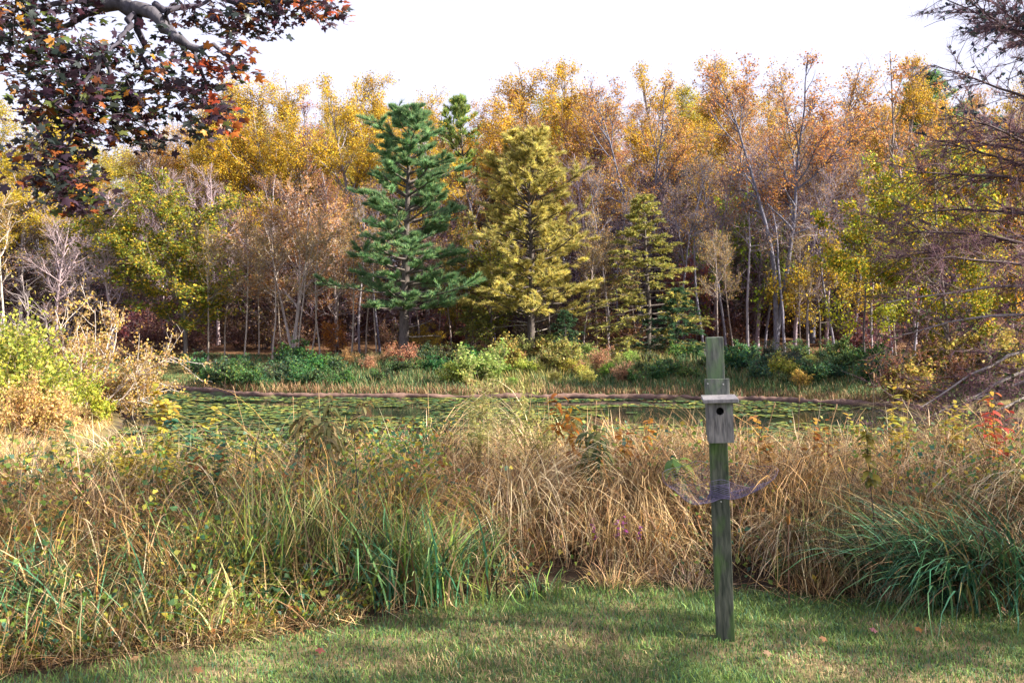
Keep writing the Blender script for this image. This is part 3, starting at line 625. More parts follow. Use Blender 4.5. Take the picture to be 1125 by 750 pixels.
# far bank grass
r = RNG(410); g = Geo()
N = 52000; x = r.uniform(-24, 21, N); sh = np.interp(x, [-24, -19, -12, -6, 3, 10, 15, 21], [52, 51.5, 47.4, 46.4, 46, 44.8, 42.3, 40]); y = sh + r.random(N) ** 1.3 * 13; sd = pond_sd(x, y)
k = sd > .08; x, y, sd = x[k], y[k], sd[k]; N = len(x); q = fbm(x, y, 4, 6)
L = r.uniform(.2, .6, N) * (.6 + .8 * q) * np.where((x < -13) & (y > 49), .35, 1)
C = pal([(.06, .12, .05), (.10, .15, .05), (.30, .22, .10), (.20, .14, .07)], [3, 2.4, .8, .8], N, r)
strw = (sd < 1.1)[:, None] * (r.random(N) < .7)[:, None]; C = np.where(strw, pal([(.30, .19, .10), (.24, .15, .085)], [1, 1], N, r), C)
lit = ((q > .55) & (x > -4) & (x < 9))[:, None]; C = np.where(lit & (r.random((N, 1)) < .6), pal([(.36, .28, .11), (.25, .26, .07)], [1, 1], N, r), C)  # sunlit middle of the bank painted into the blade colour
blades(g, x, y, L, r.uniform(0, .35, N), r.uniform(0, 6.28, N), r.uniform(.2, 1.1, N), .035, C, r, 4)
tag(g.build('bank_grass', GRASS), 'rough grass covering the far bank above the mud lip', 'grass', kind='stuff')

# tall dry meadow between lawn and pond
r = RNG(420); g = Geo()
def scatter(N, x0, x1, d0, d1, pw=1.):
    x = r.uniform(x0, x1, N); d = d0 + (d1 - d0) * r.random(N) ** pw
    y = np.interp(x, BX, BY) + .18 * (vn(x, np.interp(x, BX, BY) + d, .5, 5) - .5) + d
    return x, y, d
def hollow(x, y):                                      # the dark cave in the thatch and smaller gaps
    return np.exp(-(((x - .38) / .27) ** 2 + ((y - 6.05) / .42) ** 2)) + .8 * np.exp(-(((x + .38) / .24) ** 2 + ((y - 6.1) / .35) ** 2)) + .8 * np.exp(-(((x + 1.35) / .25) ** 2 + ((y - 5.25) / .28) ** 2)) + .8 * np.exp(-(((x - 1.25) / .3) ** 2 + ((y - 5.95) / .25) ** 2)) + .7 * np.exp(-(((x - 2.05) / .25) ** 2 + ((y - 5.8) / .25) ** 2)) + .5 * (vn(x, y, .38, 90) > .74)
STR = [(.50, .33, .15), (.42, .26, .11), (.56, .41, .21), (.34, .20, .085), (.30, .22, .10)]
def dk(C, p=.29):                                        # rotted brown blades mixed into the straw, dark to paint shaded gaps
    return np.where((r.random(len(C)) < p)[:, None], np.array([(.085, .052, .032), (.055, .040, .028), (.13, .075, .04)])[r.integers(0, 3, len(C))], C)
# 1. tussocks: fountains of blades, each with its own height, lean and colour
M = 520; cx, cyy, cdp = scatter(M, -4.6, 5.2, .02, 3.6, 1.25); k = r.random(M) > hollow(cx, cyy) * 1.6; cx, cyy, cdp = cx[k], cyy[k], cdp[k]; M = len(cx)
Hh = (.13 + .46 * sst(cdp, -.05, 1.2)) * r.uniform(.65, 1.3, M) * (.8 + .4 * fbm(cx, cyy, 1.2, 40))
nb_ = (r.uniform(60, 190, M) * (.7 + .5 * sst(cdp, 2.5, .5))).astype(int); ti = np.repeat(np.arange(M), nb_); N = len(ti)
off = r.normal(size=(N, 2)) * r.uniform(.03, .10, M)[ti][:, None]; x, y = cx[ti] + off[:, 0], cyy[ti] + off[:, 1]
fwd = np.where(cx > -.5, .9, .25) * sst(cdp, 2.2, .2); baz = np.where(r.random(M) < fwd, -math.pi / 2 + r.normal(0, .5, M), r.uniform(0, 6.28, M)); bst = r.uniform(.2, 1.4, M)
vx = off[:, 0] / .07 + bst[ti] * np.cos(baz[ti]) + r.normal(0, .4, N); vy = off[:, 1] / .07 + bst[ti] * np.sin(baz[ti]) + r.normal(0, .4, N)
azb = np.arctan2(vy, vx); ln = np.clip(.12 + .22 * np.hypot(vx, vy) * r.uniform(.4, 1.2, N), 0, 1.1); dr = r.uniform(.3, 1.9, M)[ti] * r.uniform(.5, 1.4, N)
fam = [(.60, .43, .22), (.48, .30, .14), (.70, .57, .36), (.36, .21, .10), (.33, .27, .12), (.54, .32, .10)]
tc = np.array(fam)[r.choice(6, M, p=[.27, .22, .2, .13, .1, .08])] * r.uniform(.65, 1.2, M)[:, None]
gz_ = (r.random(M) < .08 + .34 * sst(cx, .0, -.7) * (fbm(cx, cyy, .9, 47) > .47) + .15 * sst(cx, 1.5, 2.2)); tc[gz_] = np.array([(.16, .24, .05), (.26, .30, .08), (.09, .20, .08), (.30, .30, .12)])[r.integers(0, 4, gz_.sum())]
C = tc[ti] * np.exp(r.normal(0, .36, (N, 1))) * (1 + r.normal(0, .07, (N, 3)))
blades(g, x, y, np.minimum(Hh[ti] * r.uniform(.6, 1.6, N), r.uniform(.55, .88, N)), ln, azb, dr, r.uniform(.0028, .0068, N), dk(C), r, 7)
# 2. thatch: long matted blades that fall over towards the lawn
x, y, d = scatter(11000, -.75, 4.5, .25, 1.7, 1.); k = (r.random(len(x)) > hollow(x, y - .1) * 1.3) & (fbm(x, y, .45, 61) > .40); x, y, d = x[k], y[k], d[k]; N = len(x)
q = fbm(x, y, .7, 60); bun = 2.2 * (vn(x, y, .3, 62) - .5)
L = r.uniform(.45, 1.0, N) * (.55 + .45 * sst(d, 0, .9)) * (.7 + .4 * q)
blades(g, x, y, L, r.uniform(.05, .6, N), -math.pi / 2 + bun + r.normal(0, .55, N), r.uniform(1.6, 2.9, N), r.uniform(.003, .008, N), dk(pal(fam, [3, 3, 2.4, 2, 1, 1], N, r, .25) * (.7 + .6 * vn(x, y, .25, 64))[:, None]), r, 7)
# 3. criss-cross broken straws lying over everything, any direction
x, y, d = scatter(62000, -4, 5, .0, 2.6, 1.1); k = r.random(len(x)) > hollow(x, y) * 1.3; x, y, d = x[k], y[k], d[k]; N = len(x)
zz = gz(x, y) + (.02 + (.40 + .22 * vn(x, y, .4, 66)) * sst(d, 0, 1.1)) * r.random(N) ** .6
blades(g, x, y, r.uniform(.08, .38, N), r.uniform(.3, 1.9, N), r.uniform(0, 6.28, N), r.uniform(-.5, 1.2, N), r.uniform(.0025, .006, N), dk(pal(fam, [3, 3, 2.4, 2, 1, 1.5], N, r, .3), .3), r, 5, zz)
# 3b. mops: big slumped tussocks whose long blades rise, fold and hang down all round, dark underneath
M = 95; cx, cyy, cdp = scatter(M, -4.4, 5.2, .25, 2.6, 1.1); k = r.random(M) > hollow(cx, cyy) * 1.3; cx, cyy, cdp = cx[k], cyy[k], cdp[k]; M = len(cx)
nb_ = r.integers(150, 330, M); ti = np.repeat(np.arange(M), nb_); N = len(ti)
Hh = (.30 + .42 * sst(cdp, .1, 1.2)) * r.uniform(.7, 1.25, M); off = r.normal(size=(N, 2)) * .05
slump = r.uniform(0, 6.28, M); slump = np.where(r.random(M) < .6, -math.pi / 2 + r.normal(0, .7, M), slump); ss = r.uniform(.3, 1.3, M)
az = r.uniform(0, 6.28, N); vx = np.cos(az) + ss[ti] * np.cos(slump[ti]); vy = np.sin(az) + ss[ti] * np.sin(slump[ti])
tc = np.array(fam)[r.choice(6, M, p=[.25, .25, .12, .18, .08, .12])] * r.uniform(.6, 1.15, M)[:, None]
gm = (r.random(M) < .45 * sst(cx, -.1, -.8)); tc[gm] = np.array([(.20, .24, .07), (.28, .28, .10), (.12, .19, .07)])[r.integers(0, 3, gm.sum())]
blades(g, cx[ti] + off[:, 0], cyy[ti] + off[:, 1], Hh[ti] * r.uniform(1.0, 2.0, N), r.uniform(.0, .35, N), np.arctan2(vy, vx), r.uniform(1.7, 3.1, N), r.uniform(.0025, .0062, N), dk(tc[ti] * np.exp(r.normal(0, .33, (N, 1)))), r, 9, wob=.10)
# 4. fine purple brown stems with loose seed heads
x, y, d = scatter(5000, -4.4, 5, .4, 4., 1.); N = len(x)
blades(g, x, y, r.uniform(.35, .72, N) * (.7 + .3 * sst(d, .3, 1.2)), np.abs(r.normal(.15, .2, N)), r.uniform(0, 6.28, N), r.uniform(.1, 1.2, N), .0035, pal([(.34, .22, .16), (.40, .26, .16), (.30, .20, .17)], [1, 1, 1], N, r), r, 6, tipw=.6)
# 5. the slope down to the water and the meadow beyond the frame's sides
N = 42000; y = 9 + r.random(N) * 15; x = r.uniform(-1, 1, N) * (y * .62 + 1.5); sd = pond_sd(x, y); k = sd > .2; x, y = x[k], y[k]; N = len(x)
blades(g, x, y, r.uniform(.35, .75, N), np.abs(r.normal(.15, .15, N)), r.uniform(0, 6.28, N), r.uniform(.2, 1.4, N), .014, pal(STR, [3, 3, 3, 1, 1], N, r), r, 5)
N = 16000; y = r.uniform(24, 36, N); x = r.uniform(-19, -8, N); sd = pond_sd(x, y); k = (sd > .15) & (sd < 9); x, y = x[k], y[k]; N = len(x)
blades(g, x, y, r.uniform(.15, .45, N), np.abs(r.normal(.2, .2, N)), r.uniform(0, 6.28, N), r.uniform(.3, 1.5, N), .022, pal(STR, [3, 3, 3, 1, 1], N, r), r, 4)
tag(g.build('meadow_grass', GRASS), 'tall matted dry straw coloured grass between the lawn and the pond', 'grass', kind='stuff')

# low herb leaves threaded through the meadow
r = RNG(440); g = Geo()
x, y, d = scatter(75000, -4.2, 5, .05, 2.6, 1.); q = fbm(x, y, .7, 70); w = .6 * sst(x, .1, -.7) + .14 + .25 * sst(x, 1.6, 2.4)
k = (q + r.normal(0, .1, len(x)) > .50) & (r.random(len(x)) < w + .1); x, y, d, q = x[k], y[k], d[k], q[k]; N = len(x)
zz = gz(x, y) + (.05 + .56 * sst(d, -.15, 1.2)) * r.uniform(.35, 1.15, N)
leaves(g, np.stack([x, y, zz], 1), r.uniform(.016, .05, N), pal([(.17, .27, .05), (.09, .20, .08), (.34, .35, .06), (.50, .42, .06), (.07, .17, .11), (.36, .14, .05)], [3, 2.4, 2, 1, 1.5, .35], N, r), r, .8, None, .7)
tag(g.build('meadow_herbs', LEAF), 'small green and yellow herb leaves threaded through the dry grass', 'herbs', kind='stuff')

# mown lawn
r = RNG(430); g = Geo()
N = 125000; y = 3.3 + r.random(N) ** .9 * 3.1; x = r.uniform(-1, 1, N) * (y * .56 + .35); md = mound_d(x, y); k = (md < .12) & (r.random(N) > .75 * sst(md, -.15, .1)); x, y = x[k], y[k]; N = len(x)
q = fbm(x, y * 1.4, .45, 80); q2 = fbm(x, y, 1.3, 84)
dry = (r.random(N) < sst(q * .6 + q2 * .4, .44, .72) * .6)[:, None]
C = np.where(dry, pal([(.36, .27, .15), (.30, .22, .12), (.42, .33, .18)], [2, 2, 1], N, r, .2), pal([(.10, .19, .05), (.15, .25, .055), (.07, .15, .075), (.22, .28, .07)], [3, 2, 2, 1], N, r, .2))
blades(g, x, y, r.uniform(.025, .065, N) * (.7 + .7 * vn(x, y, .35, 86)), np.abs(r.normal(.35, .3, N)), r.uniform(0, 6.28, N), r.uniform(.1, 1.2, N), r.uniform(.003, .0062, N), C, r, 3)
tag(g.build('lawn_grass', GRASS), 'short mown lawn of green and straw coloured blades', 'grass', kind='stuff')
# ------------------------------------------------------------------ nest box on its post
def wood_material(name, c1, c2, c3, sc=9, moss=.5):
    m, n, b = base_mat(name)
    v, t = noise_val(n, sc, 0, 1, 8, (7, 7, 1.3))
    cr = n.nodes.new('ShaderNodeValToRGB'); e = cr.color_ramp.elements
    e[0].color = (*c1, 1); e[1].color = (*c2, 1); n.links.new(v, cr.inputs[0])
    v2, _ = noise_val(n, 7, 0, 1, 4, (1.6, 1.6, .8), 3)
    rp = n.nodes.new('ShaderNodeMapRange'); rp.inputs[1].default_value = moss; rp.inputs[2].default_value = moss + .35; n.links.new(v2, rp.inputs[0])
    mx = n.nodes.new('ShaderNodeMix'); mx.data_type = 'RGBA'; n.links.new(rp.outputs[0], mx.inputs[0]); n.links.new(cr.outputs[0], mx.inputs[6]); mx.inputs[7].default_value = (*c3, 1)
    n.links.new(mx.outputs[2], b.inputs['Base Color']); b.inputs['Roughness'].default_value = .85; b.inputs['Specular IOR Level'].default_value = .25
    bp = n.nodes.new('ShaderNodeBump'); bp.inputs['Strength'].default_value = .5; bp.inputs['Distance'].default_value = .006
    n.links.new(t, bp.inputs['Height']); n.links.new(bp.outputs[0], b.inputs['Normal'])
    return m
POSTM = wood_material('mossy_post_wood', (.022, .030, .022), (.105, .115, .09), (.06, .105, .035), 7, .45)
BOXM = wood_material('grey_box_wood', (.05, .05, .055), (.24, .23, .235), (.17, .23, .17), 8, .62)
TOPM = wood_material('grey_green_wood', (.04, .05, .048), (.19, .20, .18), (.11, .17, .09), 8, .5)
ROOFM = wood_material('weathered_roof_wood', (.15, .145, .16), (.30, .285, .30), (.20, .21, .18), 8, .7)
def block(bm_v, x0, x1, y0, y1, z0, z1, bev=.003):
    """bevelled plank as a list of verts/faces through bmesh"""
    import bmesh
    bm = bmesh.new(); bmesh.ops.create_cube(bm, size=1)
    for v in bm.verts:
        v.co = ((x0 + x1) / 2 + v.co.x * (x1 - x0), (y0 + y1) / 2 + v.co.y * (y1 - y0), (z0 + z1) / 2 + v.co.z * (z1 - z0))
    bmesh.ops.bevel(bm, geom=bm.edges[:], offset=bev, segments=2, affect='EDGES', profile=.6)
    bm_v.append(bm); return bm
def planks(name, blocks, mat, parent, tilt=None):
    import bmesh
    me = bpy.data.meshes.new(name); allbm = bmesh.new()
    for b in blocks:
        tmp = bpy.data.meshes.new('tmp'); b.to_mesh(tmp); allbm.from_mesh(tmp); bpy.data.meshes.remove(tmp); b.free()
    if tilt: bmesh.ops.rotate(allbm, verts=allbm.verts[:], cent=tilt[0], matrix=__import__('mathutils').Matrix.Rotation(tilt[1], 3, 'X'))
    allbm.to_mesh(me); allbm.free(); me.materials.append(mat)
    return link(name, me, parent)
PY = 4.93; PXX = wx(797, PY); PZ = gz1(PXX, PY); k_ = PY / FPX
nb = thing('nest_box_post', 'weathered wooden nest box with round hole on a mossy square post at the lawn edge', 'bird box', (PXX, PY, PZ), .20)
nb.rotation_euler = (0, math.radians(-2.1), math.radians(-7))
def zz_(py): return wz(py, PY) - PZ
B = []; block(B, -.043, .043, -.043, .043, -.12, zz_(424), .004); planks('post', B, POSTM, nb)
B = []; block(B, -.041, .041, -.040, .040, zz_(424) + .002, zz_(370), .003); planks('post_top', B, TOPM, nb)
B = []; block(B, -.060, .060, -.066, -.0455, zz_(476), zz_(415), .003); planks('mounting_board', B, TOPM, nb)
zb, zt = zz_(481), zz_(437); fy, by = -.20, -.068
B = []; block(B, -.058, -.044, fy + .004, by, zb, zt, .002); planks('side_board', B, BOXM, nb)
B = []; block(B, .044, .058, fy + .004, by, zb, zt, .002); planks('side_board', B, BOXM, nb)
B = []; block(B, -.0435, .0435, fy + .004, by, zb + .012, zb + .026, .002); planks('floor_board', B, BOXM, nb)
# front board with the round entrance cut through it
def front_board():
    g = Geo(); K = 32; hx, hz, hr = -.002, zz_(447), .0185; x0, x1, z0, z1 = -.0592, .0592, zb + .003, zt - .001
    a = np.arange(K) * 2 * math.pi / K + math.pi / K
    ca, sa = np.cos(a), np.sin(a)
    tx = np.where(ca > 0, (x1 - hx) / np.maximum(ca, 1e-6), (x0 - hx) / np.minimum(ca, -1e-6)); tz = np.where(sa > 0, (z1 - hz) / np.maximum(sa, 1e-6), (z0 - hz) / np.minimum(sa, -1e-6))
    tt = np.minimum(tx, tz); OUT = np.stack([hx + ca * tt, hz + sa * tt], 1)
    for cx_, cz_ in ((x0, z0), (x0, z1), (x1, z0), (x1, z1)):            # pull the nearest ray to each true corner
        OUT[np.argmin((OUT[:, 0] - cx_) ** 2 + (OUT[:, 1] - cz_) ** 2)] = (cx_, cz_)
    IN = np.stack([hx + ca * hr, hz + sa * hr], 1); f0, f1 = fy - .013, fy + .003
    V = np.concatenate([np.column_stack([OUT[:, 0], np.full(K, f0), OUT[:, 1]]), np.column_stack([IN[:, 0], np.full(K, f0), IN[:, 1]]),
                        np.column_stack([IN[:, 0], np.full(K, f1), IN[:, 1]]), np.column_stack([OUT[:, 0], np.full(K, f1), OUT[:, 1]])])
    j = np.arange(K); j2 = (j + 1) % K
    F = np.concatenate([np.stack([j + o * K, j2 + o * K, j2 + ((o + 1) % 4) * K, j + ((o + 1) % 4) * K], 1) for o in range(4)])
    g.add(V, F); return g
front_board().build('front_board', BOXM, nb, False)
B = []; block(B, -.080, .084, -.245, -.062, zt + .004, zt + .022, .003); planks('roof', B, ROOFM, nb, ((0, -.062, zt + .03), math.radians(2.5)))
g = Geo()
for sx, pz in ((-.045, 420), (.03, 421), (0, 549)):
    yy = -.0665 if pz < 500 else -.0435
    a = np.arange(10) * .6283; V = np.concatenate([np.column_stack([sx + .004 * np.cos(a), np.full(10, yy - .003), zz_(pz) + .004 * np.sin(a)]), np.column_stack([sx + .004 * np.cos(a), np.full(10, yy), zz_(pz) + .004 * np.sin(a)]), [[sx, yy - .004, zz_(pz)]]])
    j = np.arange(10); g.add(V, np.stack([j, (j + 1) % 10, (j + 1) % 10 + 10, j + 10], 1)); g.add(V, np.stack([j, (j + 1) % 10, 0 * j + 20], 1))
m, n_, b_ = base_mat('dull_metal'); b_.inputs['Metallic'].default_value = .8; b_.inputs['Roughness'].default_value = .5; v, _ = noise_val(n_, 300, .25, .6); n_.links.new(v, b_.inputs['Base Color'])
g.build('nail_heads', m, nb)
# netting collar: fine mesh flared out and up from a wrapped band
r = RNG(500); zc = zz_(541); g = Geo(); K, M = 96, 34
th = np.arange(K) * 2 * math.pi / K; s = np.linspace(0, 1, M)
def net(th, s):
    rad = .055 + s * (.195 + .03 * np.sin(2 * th + 1) + .02 * np.sin(5 * th))
    sq = .045 / np.maximum(np.abs(np.cos(th)), np.abs(np.sin(th))); rad = rad * (1 - (1 - s) ** 3) + sq * 1.12 * (1 - s) ** 3
    z = zc - .05 * np.sin(math.pi * np.clip(s * 1.25, 0, 1)) * (.55 - .45 * np.cos(th)) + .07 * s ** 3 + .06 * s * s * np.clip(np.sin(th), 0, 1) + .016 * s * np.sin(3 * th + .6) + .008 * np.sin(7 * th) * s
    return np.stack([rad * np.cos(th), rad * np.sin(th) * .8, z], -1)
P1 = net(np.repeat(th[:, None], M, 1), np.repeat(s[None], K, 0)); tubes(g, P1, np.full((K, M), .00035), A(1, 1, 1), 3)
s2 = np.linspace(.04, 1, 20); thc = np.append(th, th[0])
P2 = net(np.repeat(thc[None], 20, 0), np.repeat(s2[:, None], K + 1, 1)); Rr = np.full((20, K + 1), .00035); Rr[-1] = .0009; tubes(g, P2, Rr, A(1, 1, 1), 3)
m, n_, b_ = base_mat('net_thread'); v, _ = noise_val(n_, 40, .8, 1.2); mxn = n_.nodes.new('ShaderNodeMix'); mxn.data_type = 'RGBA'; mxn.blend_type = 'MULTIPLY'; mxn.inputs[0].default_value = 1; mxn.inputs[6].default_value = (.13, .11, .24, 1)
n_.links.new(v, mxn.inputs[7]); n_.links.new(mxn.outputs[2], b_.inputs['Base Color']); b_.inputs['Roughness'].default_value = .5
nn = g.build('net_collar', m, nb); nn['label'] = 'fine purple netting flared around the post'
g = Geo(); K = 24; a = np.arange(K + 1) * 2 * math.pi / K; zs = np.linspace(zc - .02, zc + .05, 5)
for q_, zq in enumerate(np.linspace(zc - .022, zc + .045, 9)):
    sq = .0455 / np.maximum(np.abs(np.cos(a)), np.abs(np.sin(a))) ** .9
    tubes(g, np.stack([sq * np.cos(a), sq * np.sin(a), zq + .012 * np.cos(a) + .003 * np.sin(3 * a + q_)], 1)[None], np.full((1, K + 1), .0011), A(1.1, 1.1, 1.1), 4)
g.build('net_band', m, nb)

# ------------------------------------------------------------------ overhanging maple at top left
OUTL = [(0, 0), (.16, -.10), (.42, -.06), (.30, .12), (.40, .20), (.66, .36), (.52, .44), (.54, .58), (.34, .52), (.22, .50), (.20, .72), (.10, .80), (0, 1.02)]
OUTL = np.array(OUTL + [(-x_, y_) for x_, y_ in OUTL[-2:0:-1]]); KL = len(OUTL)
def maple_leaves(g, pos, d, nm, size, C):
    N = len(pos); nm = nrm(nm); d = nrm(d - nm * np.sum(d * nm, 1, keepdims=True)); s = np.cross(nm, d); r = RNG(N + 5)
    lx = np.concatenate([[0], OUTL[:, 0]]); ly = np.concatenate([[.36], OUTL[:, 1]])
    cup = r.uniform(-.30, .05, (N, 1)); curl = r.uniform(-.35, .1, (N, 1))
    lz = cup * np.abs(lx)[None] ** 1.3 * 1.4 + curl * (ly[None] - .3) ** 2
    V = pos[:, None] + (s[:, None] * lx[None, :, None] + d[:, None] * ly[None, :, None] + nm[:, None] * lz[..., None]) * size[:, None, None]
    i = (np.arange(N) * (KL + 1))[:, None, None]; j = np.arange(KL)
    F = np.stack([0 * j, 1 + j, 1 + (j + 1) % KL], 1)[None] + i
    g.add(V.reshape(-1, 3), F.reshape(-1, 3), np.repeat(C, KL + 1, 0))
def pt(x, y, Y): return A(wx(x, Y), Y, wz(y, Y))
def curve(pts, S):
    pts = np.array(pts); q = np.linspace(0, len(pts) - 1, S); return np.stack([np.interp(q, np.arange(len(pts)), pts[:, j]) for j in range(3)], 1)
r = RNG(510); g = Geo(); gt = Geo(); gl = Geo()
MB = A(-7.2, 8.2); mz = gz1(*MB)
mt = thing('maple_tree', 'maple overhanging from top left with dark purple red star shaped leaves', 'tree', (MB[0], MB[1], mz))
org = A(MB[0], MB[1], mz)
def limb(pts, r0, r1, S=12, col=(.09, .085, .10), k=8):
    P = curve(pts, S) - org; P[1:-1] += r.normal(size=(S - 2, 3)) * .018; tubes(g, P[None], np.linspace(r0, r1, S)[None], A(*col), k); return P
limb([org + A(0, 0, -.3), org + A(.03, 0, 1.2), org + A(0, .05, 2.6), org + A(-.1, .1, 4.4), org + A(.1, .2, 6.5)], .30, .12, 14)
limb([org + A(0, .05, 2.8), org + A(-1.6, .4, 4.2), org + A(-3, .6, 5.6)], .13, .04); limb([org + A(0, .05, 3.2), org + A(-.3, -1.6, 5.), org + A(-.5, -2.8, 6.2)], .12, .04)
limb([org + A(0, .05, 3.4), org + A(-.4, 1.7, 5.4), org + A(-.2, 3., 6.6)], .12, .04)
# the limb in view and its side branches: photo columns, rows and depth of the places they pass
LB = [org + A(.02, .05, 2.9), pt(-60, -60, 8.6), pt(95, -6, 8.7), pt(140, 9, 8.7), pt(163, 14, 8.6), pt(185, 32, 8.5), pt(205, 48, 8.4), pt(235, 52, 8.3), pt(266, 61, 8.2)]
limb(LB, .115, .006, 26, (.10, .095, .115))
BR = [[(160, 14, 8.6), (200, 10, 8.8), (240, -4, 9.0), (300, -18, 9.2)],
      [(148, 16, 8.6), (140, 32, 8.5), (128, 46, 8.3), (110, 62, 8.1)],
      [(152, 18, 8.6), (152, 50, 8.7), (160, 72, 8.8), (175, 85, 8.9)],
      [(170, 5, 8.6), (182, 20, 8.5), (192, 40, 8.9), (222, 78, 9.0)],
      [(100, -4, 8.7), (60, 2, 8.3), (20, 10, 8.0), (-25, 30, 7.8)],
      [(120, 2, 8.7), (80, 28, 8.9), (40, 40, 9.0), (8, 55, 9.1)],
      [(110, 60, 8.1), (92, 95, 8.0), (80, 140, 7.9), (60, 185, 7.9)],
      [(110, 60, 8.1), (125, 95, 8.2), (140, 120, 8.3)],
      [(205, 48, 8.4), (228, 90, 8.5), (240, 120, 8.5)],
      [(240, -4, 9.0), (290, 4, 9.0), (340, 4, 9.0), (372, 8, 9.0)],
      [(62, 40, 8.9), (60, 75, 8.6), (45, 110, 8.4)],
      [(80, 140, 7.9), (60, 160, 7.8), (50, 190, 7.8)]]
for q in BR: limb([pt(*c_) for c_ in q], .034 if q[0][1] < 40 else .02, .007, 10, (.06, .055, .075), 6)
# leaf sprays: centre column, row, depth, half width, half height (photo pixels), leaves
SPR = [(30, 10, 8.2, 45, 18, 150), (85, 8, 8.6, 40, 10, 60), (20, 40, 8.0, 28, 22, 130), (55, 62, 8.6, 32, 26, 110), (25, 85, 8.4, 22, 16, 45), (95, 62, 8.3, 34, 22, 130), (75, 95, 8.2, 42, 22, 170), (60, 128, 8.1, 38, 22, 150),
       (110, 105, 8.2, 36, 26, 170), (95, 140, 8.0, 42, 22, 170), (150, 115, 8.4, 28, 18, 90), (150, 145, 8.3, 26, 14, 80), (165, 160, 8.4, 12, 7, 18), (62, 170, 7.9, 34, 20, 140), (75, 198, 7.9, 38, 16, 130), (78, 222, 7.9, 26, 12, 70), (95, 215, 8.0, 22, 12, 40), (45, 200, 7.9, 18, 14, 40),
       (140, 62, 8.6, 30, 18, 65), (170, 88, 8.8, 26, 16, 70), (195, 100, 8.7, 24, 16, 65), (225, 105, 8.5, 22, 20, 80), (245, 130, 8.5, 16, 22, 80), (215, 140, 8.5, 18, 14, 45), (235, 75, 8.4, 30, 14, 70), (262, 72, 8.3, 14, 12, 30), (200, 68, 8.5, 24, 14, 40),
       (215, 18, 9.0, 26, 14, 60), (255, 22, 9.0, 28, 14, 90), (285, 28, 9.0, 16, 10, 45), (300, 10, 9.0, 32, 14, 110), (340, 8, 9.0, 28, 12, 90), (368, 10, 9.0, 12, 8, 30), (260, 50, 8.4, 16, 9, 22), (185, 40, 8.6, 22, 12, 20), (-40, 20, 8.0, 40, 40, 160), (-30, -40, 8.0, 60, 40, 160), (120, -40, 8.6, 90, 30, 160), (280, -35, 9.0, 80, 25, 160)]
for cx_, cy_, Y, hw, hh, n_ in SPR:
    c0 = pt(cx_, cy_, Y); kx = Y / FPX; n_ = int(n_ * 1.28)
    off = np.clip(r.normal(size=(n_, 3)) * A(.5, .6, .5), -1.1, 1.1) * A(hw * kx, .42, hh * kx)
    p = c0 + off
    # twigs through the spray
    nt_ = max(3, n_ // 14); q = r.integers(0, n_, nt_)
    st = c0 + A(-.2 * hw * kx, 0, .9 * hh * kx); Pm = np.stack([np.broadcast_to(st, (nt_, 3)), (st + p[q]) / 2 + r.normal(size=(nt_, 3)) * .03 + A(0, 0, .03), p[q]], 1)
    tubes(gt, Pm - org, np.broadcast_to(A(.006, .004, .0022), (nt_, 3)), A(.06, .05, .06), 4)
    C = pal([(.050, .030, .050), (.030, .042, .038), (.070, .028, .045), (.24, .075, .02), (.32, .15, .02), (.09, .12, .03)], [3.5, 4, 2, .8, .5, .7], n_, r, .25)  # orange share paints the glow of backlit leaves
    if cx_ > 225 and cy_ > 60 or cx_ > 330: C = np.where((r.random(n_) < .35)[:, None], pal([(.40, .13, .03), (.34, .07, .03)], [1, 1], n_, r), C)
    d = off / A(hw * kx, .42, hh * kx) * A(.7, .7, .3) + A(.15, -.05, -.55) + r.normal(size=(n_, 3)) * .35
    maple_leaves(gl, p - org, d, r.normal(size=(n_, 3)) * .55 + A(.15, -.25, 1), r.uniform(.048, .09, n_), C)
g.build('trunk', BARK, mt); gt.build('twigs', BARK, mt); gl.build('leaves', leaf_material('maple_leaf', .45, .38, .5, 6), mt)
